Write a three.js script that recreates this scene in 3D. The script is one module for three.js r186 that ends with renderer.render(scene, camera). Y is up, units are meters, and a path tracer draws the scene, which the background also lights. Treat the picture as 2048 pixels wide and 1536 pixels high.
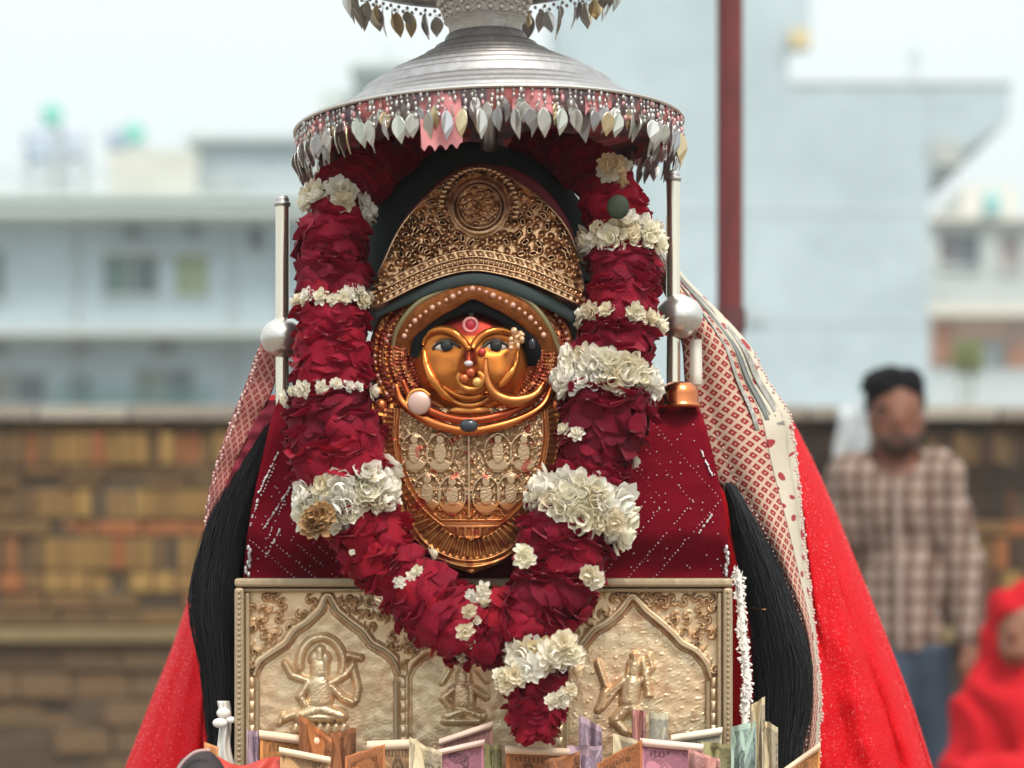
import * as THREE from 'three';
import { mergeGeometries } from 'three/addons/utils/BufferGeometryUtils.js';
import { ImprovedNoise } from 'three/addons/math/ImprovedNoise.js';
import { RoundedBoxGeometry } from 'three/addons/geometries/RoundedBoxGeometry.js';

// ───────────── camera, sky, sun, exposure ─────────────
const F = 4817, EYE = 0.92, HZ = 1250, CX = 1024, D0 = 2.9, S = D0 / F;   // focal length in pixels, eye height, horizon row
const scene = new THREE.Scene();
const camera = new THREE.PerspectiveCamera(2 * Math.atan(1250 / F) * 180 / Math.PI, 4 / 3, 0.1, 600);
camera.position.set(0, EYE, 0);
camera.lookAt(0, EYE, -10);
camera.setViewOffset(10000 / 3, 2500, (10000 / 3 - 2048) / 2, 0, 2048, 1536);   // shifted lens: verticals stay upright
camera.focus = 2.86;
camera.userData.fStop = camera.getFocalLength() / 25;
const renderer = new THREE.WebGLRenderer({ antialias: true });
renderer.toneMapping = THREE.LinearToneMapping;
renderer.toneMappingExposure = 1.25;
renderer.shadowMap.enabled = true;
const SUN = new THREE.Vector3(0.25, 0.86, 0.62).normalize();
{
  const W = 256, Hh = 128, a = new Float32Array(W * Hh * 4);
  for (let j = 0; j < Hh; j++) for (let i = 0; i < W; i++) {
    const up = ((j + 0.5) / Hh - 0.5) * Math.PI, az = ((i + 0.5) / W - 0.5) * 2 * Math.PI;
    const y = Math.sin(up), x = Math.cos(az) * Math.cos(up), z = Math.sin(az) * Math.cos(up);
    const c = x * SUN.x + y * SUN.y + z * SUN.z, k = (j * W + i) * 4;
    const l = 0.69 + 0.7 * Math.max(0, y) + 0.8 * Math.exp((c - 1) * 4);
    a[k] = l * 0.915; a[k + 1] = l * 0.995; a[k + 2] = l * 0.99; a[k + 3] = 1;
  }
  const t = new THREE.DataTexture(a, W, Hh, THREE.RGBAFormat, THREE.FloatType);
  t.mapping = THREE.EquirectangularReflectionMapping; t.magFilter = t.minFilter = THREE.LinearFilter; t.needsUpdate = true;
  scene.background = t; scene.environment = t;
}
const sun = new THREE.DirectionalLight(new THREE.Color(1, 0.91, 0.78), 2.4);
sun.position.copy(SUN).multiplyScalar(20).add(new THREE.Vector3(0, 1, -3)); sun.target.position.set(0, 1, -3);
sun.castShadow = true; sun.shadow.radius = 34; sun.shadow.mapSize.set(2048, 2048);
Object.assign(sun.shadow.camera, { left: -8, right: 8, top: 8, bottom: -8, near: 0.5, far: 60 });
sun.name = 'sun'; sun.target.name = 'sun_target';
scene.add(sun, sun.target);
scene.fog = new THREE.FogExp2(new THREE.Color(0.86, 0.93, 0.97), 0.0022);

// ───────────── helpers ─────────────
const V = (x, y, z) => new THREE.Vector3(x, y, z);
const P = (px, py, d = D0) => V((px - CX) * d / F, EYE + (HZ - py) * d / F, -d);   // a picture point at its real distance
const GY = (d) => HZ + EYE * F / d;                                                  // picture row of the ground there
let seed = 7;
const rnd = () => { seed = (seed + 0x6D2B79F5) | 0; let t = Math.imul(seed ^ (seed >>> 15), 1 | seed); t = (t + Math.imul(t ^ (t >>> 7), 61 | t)) ^ t; return ((t ^ (t >>> 14)) >>> 0) / 4294967296; };
const rr = (a, b) => a + (b - a) * rnd();
const pick = (a) => a[Math.floor(rnd() * a.length)];
const IN = new ImprovedNoise(), noise = (x, y, z = 0) => IN.noise(x, y, z);
const fbm = (x, y, z = 0) => noise(x, y, z) * 0.55 + noise(x * 2.1, y * 2.1, z + 3.3) * 0.28 + noise(x * 4.3, y * 4.3, z + 7.7) * 0.17;
const cl = (x, a = 0, b = 1) => Math.min(b, Math.max(a, x));
const sm = (a, b, x) => { const t = cl((x - a) / (b - a)); return t * t * (3 - 2 * t); };
const mix = (a, b, t) => a + (b - a) * t;
const mix3 = (a, b, t) => [mix(a[0], b[0], t), mix(a[1], b[1], t), mix(a[2], b[2], t)];
function tab(pts) {   // smooth table lookup
  return (q) => {
    const n = pts.length;
    if (q <= pts[0][0]) return pts[0][1];
    if (q >= pts[n - 1][0]) return pts[n - 1][1];
    let i = 0; while (q > pts[i + 1][0]) i++;
    const [x0, y0] = pts[i], [x1, y1] = pts[i + 1], t = (q - x0) / (x1 - x0), w = x1 - x0;
    const m0 = i > 0 ? (y1 - pts[i - 1][1]) / (x1 - pts[i - 1][0]) : (y1 - y0) / w;
    const m1 = i < n - 2 ? (pts[i + 2][1] - y0) / (pts[i + 2][0] - x0) : (y1 - y0) / w;
    const t2 = t * t, t3 = t2 * t;
    return (2 * t3 - 3 * t2 + 1) * y0 + (t3 - 2 * t2 + t) * w * m0 + (-2 * t3 + 3 * t2) * y1 + (t3 - t2) * w * m1;
  };
}
function texture(w, h, fn, srgb = true) {
  const a = new Uint8Array(w * h * 4);
  for (let j = 0; j < h; j++) for (let i = 0; i < w; i++) {
    const c = fn(i / w, j / h), k = (j * w + i) * 4;
    for (let q = 0; q < 3; q++) a[k + q] = cl(typeof c === 'number' ? c : c[q]) * 255;
    a[k + 3] = 255;
  }
  const t = new THREE.DataTexture(a, w, h); t.magFilter = THREE.LinearFilter; t.minFilter = THREE.LinearMipmapLinearFilter; t.generateMipmaps = true;
  t.wrapS = t.wrapT = THREE.RepeatWrapping; if (srgb) t.colorSpace = THREE.SRGBColorSpace; t.needsUpdate = true; return t;
}
const rep = (t, sx, sy) => { const c = t.clone(); c.repeat.set(sx, sy); c.needsUpdate = true; return c; };
function mat(c, rough = 0.7, metal = 0, extra = {}) {
  const phys = ['sheen', 'clearcoat', 'transmission', 'anisotropy', 'specularIntensity'].some((k) => k in extra);
  const m = new (phys ? THREE.MeshPhysicalMaterial : THREE.MeshStandardMaterial)({ roughness: rough, metalness: metal, side: THREE.DoubleSide, ...extra });
  m.color.setRGB(c[0], c[1], c[2]); return m;
}
const taken = {};
function numbered(name) { const n = taken[name] = (taken[name] ?? -1) + 1; return n ? name + '_' + String(n).padStart(3, '0') : name; }
function tag(o, label, category, group, kind) { Object.assign(o.userData, { label, category }); if (group) o.userData.group = group; if (kind) o.userData.kind = kind; return o; }
function thing(name, label, category, pos = V(0, 0, 0), group) { const o = new THREE.Group(); o.name = numbered(name); o.position.copy(pos); scene.add(o); return tag(o, label, category, group); }
function part(name, geo, m, parent = scene, kind) {   // geometry given in world coordinates
  if (Array.isArray(geo)) geo = mergeGeometries(geo.map((g) => { g = g.index ? g.toNonIndexed() : g; for (const k of Object.keys(g.attributes)) if (!['position', 'normal', 'uv', 'color'].includes(k)) g.deleteAttribute(k); return g; }));
  const o = new THREE.Mesh(geo, m); o.name = parent === scene ? numbered(name) : name; o.castShadow = o.receiveShadow = true;
  if (parent !== scene) { const w = V(0, 0, 0); for (let q = parent; q && q !== scene; q = q.parent) w.add(q.position); if (w.lengthSq() && !geo.userData.local) geo.translate(-w.x, -w.y, -w.z); }
  if (kind) o.userData.kind = kind;
  parent.add(o); return o;
}
function structure(name, geo, m) { const o = part(name, geo, m); o.userData.kind = 'structure'; return o; }
// a sheet of nx × ny cells; fn(u, v) -> [px, py, depth]; a skirt of the given thickness closes its edge; optional vertex colour
function sheet(nx, ny, fn, { thick = 0, color, back = false, uvfn } = {}) {
  const pos = [], uv = [], col = [], idx = [], at = (i, j) => j * (nx + 1) + i;
  for (let j = 0; j <= ny; j++) for (let i = 0; i <= nx; i++) {
    const u = i / nx, v = j / ny, q = fn(u, v), p = P(q[0], q[1], q[2]); pos.push(p.x, p.y, p.z);
    if (uvfn) uv.push(...uvfn(u, v, p, q)); else uv.push(p.x, p.y);
    if (color) col.push(...color(q[0], q[1], u, v, q));
  }
  for (let j = 0; j < ny; j++) for (let i = 0; i < nx; i++) { const a = at(i, j), b = at(i + 1, j), c = at(i, j + 1), d = at(i + 1, j + 1); idx.push(a, c, b, b, c, d); }
  if (thick) {
    const ring = []; for (let i = 0; i < nx; i++) ring.push(at(i, 0)); for (let j = 0; j < ny; j++) ring.push(at(nx, j)); for (let i = nx; i > 0; i--) ring.push(at(i, ny)); for (let j = ny; j > 0; j--) ring.push(at(0, j));
    const n0 = pos.length / 3;
    ring.forEach((k) => { pos.push(pos[k * 3], pos[k * 3 + 1], pos[k * 3 + 2] - thick); uv.push(uv[k * 2], uv[k * 2 + 1]); if (color) col.push(col[k * 3], col[k * 3 + 1], col[k * 3 + 2]); });
    ring.forEach((k, i) => { const k2 = ring[(i + 1) % ring.length], a = n0 + i, b = n0 + (i + 1) % ring.length; idx.push(k, k2, a, k2, b, a); });
    if (back) { const m = n0 + ring.length; let sx = 0, sy = 0, sz = 0; ring.forEach((k) => { sx += pos[k * 3]; sy += pos[k * 3 + 1]; sz += pos[k * 3 + 2]; }); const L = ring.length; pos.push(sx / L, sy / L, sz / L - thick); uv.push(0, 0); if (color) col.push(col[0], col[1], col[2]); ring.forEach((k, i) => idx.push(n0 + i, n0 + (i + 1) % L, m)); }
  }
  return geom(pos, idx, uv, color && col);
}
function geom(pos, idx, uv, col) {
  const g = new THREE.BufferGeometry(); g.setAttribute('position', new THREE.Float32BufferAttribute(pos, 3)); if (uv) g.setAttribute('uv', new THREE.Float32BufferAttribute(uv, 2));
  if (col) g.setAttribute('color', new THREE.Float32BufferAttribute(col, 3)); g.setIndex(idx); g.computeVertexNormals(); return g;
}
// tube along picture points [px, py, depth, radius px]
function tube(pts, seg = 24, sides = 8, closed = false, flat = 1) {
  const c = new THREE.CatmullRomCurve3(pts.map((p) => P(p[0], p[1], p[2])), closed, 'centripetal'), pos = [], idx = [], uv = [];
  const n = pts.length - (closed ? 0 : 1);
  const rad = (t) => { const q = t * n, i = Math.min(Math.floor(q), n - 1), f = q - i, a = pts[i][3], b = pts[(i + 1) % pts.length][3]; return mix(a, b, f * f * (3 - 2 * f)) * S; };
  const fwd = V(0, 0, 1);
  for (let i = 0; i <= seg; i++) {
    const t = i / seg, p = c.getPoint(t), T = c.getTangent(t), N = fwd.clone().sub(T.clone().multiplyScalar(T.dot(fwd))); if (N.lengthSq() < 1e-4) N.set(0, 1, 0); N.normalize();
    const B = T.clone().cross(N).normalize(), r = rad(t);
    for (let j = 0; j <= sides; j++) { const a = j / sides * 2 * Math.PI, q = p.clone().addScaledVector(B, Math.cos(a) * r).addScaledVector(N, Math.sin(a) * r * flat); pos.push(q.x, q.y, q.z); uv.push(j / sides, t); }
  }
  for (let i = 0; i < seg; i++) for (let j = 0; j < sides; j++) { const a = i * (sides + 1) + j, b = a + sides + 1; idx.push(a, a + 1, b, a + 1, b + 1, b); }
  if (!closed) for (const [e, k] of [[0, 0], [seg * (sides + 1), seg]]) { const p = c.getPoint(k / seg), m = pos.length / 3; pos.push(p.x, p.y, p.z); uv.push(0, 0); for (let j = 0; j < sides; j++) idx.push(e + j, e + j + 1, m); }
  return geom(pos, idx, uv);
}
function ball(px, py, d, rx, ry = rx, rz = rx, w = 12, h = 8) { const g = new THREE.SphereGeometry(1, w, h); g.scale(rx * S, ry * S, rz * S); const p = P(px, py, d); g.translate(p.x, p.y, p.z); return g; }
function lathe(px, py, d, prof, seg = 40) {   // profile [radius px, height px above py] at reference scale, axis upright
  const k = d / F, g = new THREE.LatheGeometry(prof.map(([r, h]) => new THREE.Vector2(Math.max(r * k, 1e-5), h * k)), seg), p = P(px, py, d); g.translate(p.x, p.y, p.z); return g;
}
function slab(x0, y0, x1, y1, d, thick, r = 0) {   // box whose front face fills the picture rectangle at depth d
  const a = P(x0, y0, d), b = P(x1, y1, d), w = Math.abs(b.x - a.x), h = Math.abs(a.y - b.y);
  const g = r ? new RoundedBoxGeometry(w, h, thick, 2, r) : new THREE.BoxGeometry(w, h, thick); g.translate((a.x + b.x) / 2, (a.y + b.y) / 2, -d - thick / 2); return g;
}
// surface nets over a signed distance
function nets(sdf, lo, hi, cell) {
  const n = [0, 1, 2].map((k) => Math.ceil((hi[k] - lo[k]) / cell) + 1), [nx, ny, nz] = n, f = new Float32Array(nx * ny * nz), at = (i, j, k) => (k * ny + j) * nx + i;
  for (let k = 0; k < nz; k++) for (let j = 0; j < ny; j++) for (let i = 0; i < nx; i++) f[at(i, j, k)] = sdf(lo[0] + i * cell, lo[1] + j * cell, lo[2] + k * cell);
  const id = new Int32Array(nx * ny * nz).fill(-1), pos = [], idx = [];
  const C = [[0, 0, 0], [1, 0, 0], [0, 1, 0], [1, 1, 0], [0, 0, 1], [1, 0, 1], [0, 1, 1], [1, 1, 1]], E = [[0, 1], [2, 3], [4, 5], [6, 7], [0, 2], [1, 3], [4, 6], [5, 7], [0, 4], [1, 5], [2, 6], [3, 7]];
  for (let k = 0; k < nz - 1; k++) for (let j = 0; j < ny - 1; j++) for (let i = 0; i < nx - 1; i++) {
    const v = C.map((c) => f[at(i + c[0], j + c[1], k + c[2])]); let m = 0, x = 0, y = 0, z = 0;
    for (const [a, b] of E) if ((v[a] < 0) !== (v[b] < 0)) { const t = v[a] / (v[a] - v[b]); x += mix(C[a][0], C[b][0], t); y += mix(C[a][1], C[b][1], t); z += mix(C[a][2], C[b][2], t); m++; }
    if (m) { id[at(i, j, k)] = pos.length / 3; pos.push(lo[0] + (i + x / m) * cell, lo[1] + (j + y / m) * cell, lo[2] + (k + z / m) * cell); }
  }
  const quad = (a, b, c, d, flip) => { if (a < 0 || b < 0 || c < 0 || d < 0) return; flip ? idx.push(a, c, b, a, d, c) : idx.push(a, b, c, a, c, d); };
  for (let k = 1; k < nz - 1; k++) for (let j = 1; j < ny - 1; j++) for (let i = 1; i < nx - 1; i++) {
    const s = f[at(i, j, k)] < 0;
    if (s !== (f[at(i + 1, j, k)] < 0)) quad(id[at(i, j - 1, k - 1)], id[at(i, j, k - 1)], id[at(i, j, k)], id[at(i, j - 1, k)], !s);
    if (s !== (f[at(i, j + 1, k)] < 0)) quad(id[at(i - 1, j, k - 1)], id[at(i - 1, j, k)], id[at(i, j, k)], id[at(i, j, k - 1)], !s);
    if (s !== (f[at(i, j, k + 1)] < 0)) quad(id[at(i - 1, j - 1, k)], id[at(i, j - 1, k)], id[at(i, j, k)], id[at(i - 1, j, k)], !s);
  }
  return geom(pos, idx);
}
const cap = (a, b, ra, rb) => { const dx = b.x - a.x, dy = b.y - a.y, dz = b.z - a.z, L = dx * dx + dy * dy + dz * dz + 1e-9; return (x, y, z) => { const t = cl(((x - a.x) * dx + (y - a.y) * dy + (z - a.z) * dz) / L), ex = x - a.x - dx * t, ey = y - a.y - dy * t, ez = z - a.z - dz * t; return Math.sqrt(ex * ex + ey * ey + ez * ez) - mix(ra, rb, t); }; };
const ell = (c, rx, ry, rz) => (x, y, z) => { const a = (x - c.x) / rx, b = (y - c.y) / ry, e = (z - c.z) / rz, q = Math.sqrt(a * a + b * b + e * e); return (q - 1) * Math.min(rx, ry, rz); };
const join = (list, k) => (x, y, z) => { let d = 1e3; for (const s of list) { const e = s(x, y, z), h = cl(0.5 + 0.5 * (d - e) / k); d = mix(d, e, h) - k * h * (1 - h); } return d; };

// ───────────── shared textures and materials ─────────────
const tNoise = texture(512, 512, (u, v) => { const q = (f) => fbm(u * f, v * f, f), w = (f) => { const a = sm(0.8, 1, u), b = sm(0.8, 1, v); const g = (x, y) => fbm(x * f, y * f, f); return mix(mix(g(u, v), g(u - 1, v), a), mix(g(u, v - 1), g(u - 1, v - 1), a), b); }; return 0.5 + 0.5 * (0.6 * w(8) + 0.5 * w(40)); }, false);
const grime = (lo, hi, f = 6) => texture(256, 256, (u, v) => { const w = (n) => { const a = sm(0.75, 1, u), b = sm(0.75, 1, v), g = (x, y) => fbm(x * n, y * n, n * 1.7); return mix(mix(g(u, v), g(u - 1, v), a), mix(g(u, v - 1), g(u - 1, v - 1), a), b); }; return mix3(lo, hi, cl(0.5 + 0.7 * w(f) + 0.45 * w(f * 5))); });
const tWall = grime([0.86, 0.87, 0.86], [1, 1, 1], 4), tStone = grime([0.6, 0.58, 0.55], [1, 1, 1], 7), tSilver = grime([0.82, 0.8, 0.78], [1, 1, 1], 9), tTarnish = grime([0.62, 0.55, 0.5], [1, 1, 1], 9);
const tCloth = texture(128, 128, (u, v) => 0.5 + 0.25 * Math.sin(u * 64 * Math.PI) + 0.25 * Math.sin(v * 64 * Math.PI), false);
const M = {
  silver: mat([0.84, 0.82, 0.79], 0.3, 0.9, { map: rep(tSilver, 5, 5) }),
  post: mat([0.86, 0.78, 0.64], 0.22, 0.9),
  silverDark: mat([0.62, 0.6, 0.6], 0.38, 0.85, { map: rep(tSilver, 5, 5) }),
  plate: mat([1, 1, 1], 0.3, 0.55, { vertexColors: true, map: rep(tSilver, 4, 4), bumpMap: rep(tNoise, 14, 14), bumpScale: 0.0004 }),
  plateTrim: mat([0.58, 0.45, 0.3], 0.38, 0.55, { map: rep(tSilver, 4, 4), bumpMap: rep(tNoise, 10, 10), bumpScale: 0.0006 }),
  gold: mat([0.62, 0.26, 0.07], 0.3, 1, { bumpMap: rep(tNoise, 12, 12), bumpScale: 0.0003 }),
  goldShine: mat([0.48, 0.155, 0.028], 0.15, 0.8),
  bronze: mat([0.62, 0.36, 0.19], 0.36, 1, { map: rep(tTarnish, 5, 5) }),
  crownGold: mat([0.84, 0.57, 0.35], 0.3, 1, { map: rep(tTarnish, 6, 6) }),
  vgold: mat([1, 1, 1], 0.36, 0.85, { vertexColors: true, bumpMap: rep(tNoise, 14, 14), bumpScale: 0.0005 }),
  copper: mat([0.62, 0.2, 0.08], 0.25, 1),
  
  velvet: mat([0.16, 0.003, 0.011], 0.95, 0, { specularIntensity: 0.15, sheen: 0.15, sheenColor: new THREE.Color(0.4, 0.01, 0.03), sheenRoughness: 0.4, bumpMap: rep(tNoise, 40, 40), bumpScale: 0.0008 }),
  black: mat([0.006, 0.0055, 0.007], 0.75, 0, { specularIntensity: 0.3 }),
  darkCloth: mat([0.028, 0.034, 0.033], 0.9, 0, { specularIntensity: 0.3, bumpMap: rep(tCloth, 20, 20), bumpScale: 0.0003 }),
  white: mat([0.75, 0.7, 0.66], 0.9),
  wood: mat([0.1, 0.05, 0.025], 0.6, 0, { map: rep(tStone, 2, 2) }),
};

// ───────────── ground, wall, buildings ─────────────
{
  const g = new THREE.PlaneGeometry(500, 500); g.rotateX(-Math.PI / 2); g.translate(0, 0, -60);
  structure('ground', g, mat([0.27, 0.23, 0.19], 0.95, 0, { map: rep(grime([0.7, 0.68, 0.66], [1, 1, 1], 5), 60, 60), bumpMap: rep(tNoise, 300, 300), bumpScale: 0.01 }));
}
// brick wall: every brick in view is a piece
{
  const d = 10, w = thing('brick_wall', 'old brown brick wall with upright yellowish bricks, a ledge and grey coping', 'wall', V(0, 0, -d - 0.2));
  const backM = mat([0.11, 0.075, 0.045], 0.95, 0, { map: rep(tStone, 2, 2) });
  part('mortar_bed', slab(-300, 838, 2350, GY(d), d + 0.012, 0.36), backM, w);
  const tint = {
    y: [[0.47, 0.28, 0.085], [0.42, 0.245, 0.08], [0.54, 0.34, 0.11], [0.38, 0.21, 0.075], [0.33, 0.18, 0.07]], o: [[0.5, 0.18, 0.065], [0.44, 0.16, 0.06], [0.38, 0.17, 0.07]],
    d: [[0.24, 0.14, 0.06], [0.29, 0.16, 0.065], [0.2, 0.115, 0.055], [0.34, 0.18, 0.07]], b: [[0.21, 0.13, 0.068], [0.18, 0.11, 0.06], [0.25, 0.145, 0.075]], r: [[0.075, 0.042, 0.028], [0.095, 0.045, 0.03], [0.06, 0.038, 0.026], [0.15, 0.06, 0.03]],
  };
  const mats = {}; for (const k in tint) mats[k] = tint[k].map((c, q) => mat(mix3(c, tint[k][0], k === 'r' ? 0 : 0.45), 0.92, 0, { map: rep(tStone, 1, 1), bumpMap: rep(tNoise, 1, 1), bumpScale: 0.006 }));
  const rows = [[842, 862, 78, 'd'], [865, 930, 27, 'y'], [933, 953, 84, 'd'], [956, 976, 84, 'd'], [979, 1037, 27, 'y'], [1041, 1072, 92, 'o'], [1075, 1140, 27, 'y'], [1143, 1186, 44, 'y'], [1189, 1218, 92, 'o'], [1221, 1252, 88, 'd'],
    [1290, 1342, 122, 'b'], [1346, 1398, 116, 'b'], [1402, 1454, 126, 'b'], [1458, 1510, 118, 'b'], [1514, 1566, 122, 'b'], [1570, 1622, 120, 'b'], [1626, 1678, 122, 'b']];
  const shapes = {}, merged = {}; let n = 0;
  for (const [y0, y1, bw, kind] of rows) {
    let x = -280 + rr(0, bw);
    while (x < 2330) {
      const ww = bw * rr(0.93, 1.06) - 4, mid = x + ww / 2; let k = kind;
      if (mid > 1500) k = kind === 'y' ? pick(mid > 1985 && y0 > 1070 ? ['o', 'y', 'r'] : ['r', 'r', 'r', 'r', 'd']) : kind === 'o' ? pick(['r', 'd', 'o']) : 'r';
      else if (kind === 'y' && (mid < 90 || rnd() < 0.13)) k = mid < 90 ? pick(['d', 'd', 'o']) : pick(['o', 'd']); else if (kind === 'o' && (mid < 120 || rnd() < 0.3)) k = 'd';
      const key = kind + y0 + '_' + Math.floor(rnd() * 3), kk = d / F;
      if (!shapes[key]) { const g = new RoundedBoxGeometry(ww * kk, (y1 - y0 - 3) * kk, 0.07, 1, 0.006), p = g.attributes.position, z = rr(0, 9); for (let i = 0; i < p.count; i++) p.setZ(i, p.getZ(i) + 0.006 * noise(p.getX(i) * 30, p.getY(i) * 30, z)); g.computeVertexNormals(); g.userData.local = true; shapes[key] = g; }
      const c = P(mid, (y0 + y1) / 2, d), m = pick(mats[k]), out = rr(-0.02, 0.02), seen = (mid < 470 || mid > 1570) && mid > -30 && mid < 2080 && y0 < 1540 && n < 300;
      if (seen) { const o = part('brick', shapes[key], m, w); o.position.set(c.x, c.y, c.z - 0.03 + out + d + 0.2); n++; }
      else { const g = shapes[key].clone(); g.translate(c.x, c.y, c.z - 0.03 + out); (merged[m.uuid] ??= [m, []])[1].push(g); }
      x += ww + 4;
    }
  }
  const all = Object.values(merged); all.forEach(([m, gs]) => part('brickwork', gs, m, w, 'stuff'));
  const led = tube([[-300, 1270, d, 0], [2340, 1270, d, 0]], 2, 4); led.dispose();
  part('ledge', slab(-300, 1256, 2340, 1286, d - 0.07, 0.12, 0.012), mat([0.42, 0.31, 0.16], 0.9, 0, { map: rep(tStone, 1, 1), bumpMap: rep(tNoise, 2, 2), bumpScale: 0.008 }), w);
  let x = -300; while (x < 2340) { const ww = rr(170, 230); part('coping_stone', slab(x, rr(810, 815), Math.min(x + ww - 4, 2345), 839, d - 0.06, 0.46, 0.01), mat(pick([[0.46, 0.42, 0.37], [0.52, 0.47, 0.41], [0.4, 0.35, 0.3]]), 0.95, 0, { map: rep(tStone, 1, 1) }), w); x += ww; }
}
// a facade: a wall with real openings; rects of [x0, y0, x1, y1]
function facade(parent, name, outline, holes, d, thick, m) {
  const k = d / F, s = new THREE.Shape(outline.map(([x, y]) => new THREE.Vector2((x - CX) * k, EYE + (HZ - y) * k)));
  for (const [x0, y0, x1, y1] of holes) { const q = (x, y) => new THREE.Vector2((x - CX) * k, EYE + (HZ - y) * k); s.holes.push(new THREE.Path([q(x0, y0), q(x0, y1), q(x1, y1), q(x1, y0)])); }
  const g = new THREE.ExtrudeGeometry(s, { depth: thick, bevelEnabled: false }); g.translate(0, 0, -d - thick); return part(name, g, m, parent);
}
function windowIn(b, [x0, y0, x1, y1], d, frameM, glassM, bars = 1) {
  const t = Math.max(3, (x1 - x0) * 0.05), gs = [slab(x0, y0, x1, y0 + t, d + 0.18, 0.1), slab(x0, y1 - t, x1, y1, d + 0.18, 0.1), slab(x0, y0 + t, x0 + t, y1 - t, d + 0.18, 0.1), slab(x1 - t, y0 + t, x1, y1 - t, d + 0.18, 0.1)];
  for (let i = 1; i <= bars; i++) { const x = mix(x0, x1, i / (bars + 1)); gs.push(slab(x - t / 2, y0 + t, x + t / 2, y1 - t, d + 0.19, 0.08)); }
  const f = part('window', gs, frameM, b);
  for (let i = 0; i <= bars; i++) part('pane', slab(mix(x0 + t, x1 - t, i / (bars + 1)) + (i ? t / 2 : 0), y0 + t, mix(x0 + t, x1 - t, (i + 1) / (bars + 1)) - (i < bars ? t / 2 : 0), y1 - t, d + 0.24, 0.03), Array.isArray(glassM) ? glassM[i % glassM.length] : glassM, f);
  part('sill', slab(x0 - 4, y1 + 1, x1 + 4, y1 + 7, d - 0.12, 0.25), frameM, f);
  return f;
}
const glassDark = mat([0.05, 0.075, 0.085], 0.25), glassGreen = mat([0.07, 0.16, 0.12], 0.3), glassLime = mat([0.3, 0.36, 0.13], 0.4), frameGrey = mat([0.4, 0.43, 0.43], 0.7);
const wallBlue = mat([0.47, 0.56, 0.62], 0.9, 0, { map: rep(tWall, 0.1, 0.1), bumpMap: rep(tNoise, 0.5, 0.5), bumpScale: 0.01 });
const wallPale = mat([0.58, 0.61, 0.6], 0.9, 0, { map: rep(tWall, 0.13, 0.13) });
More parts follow.
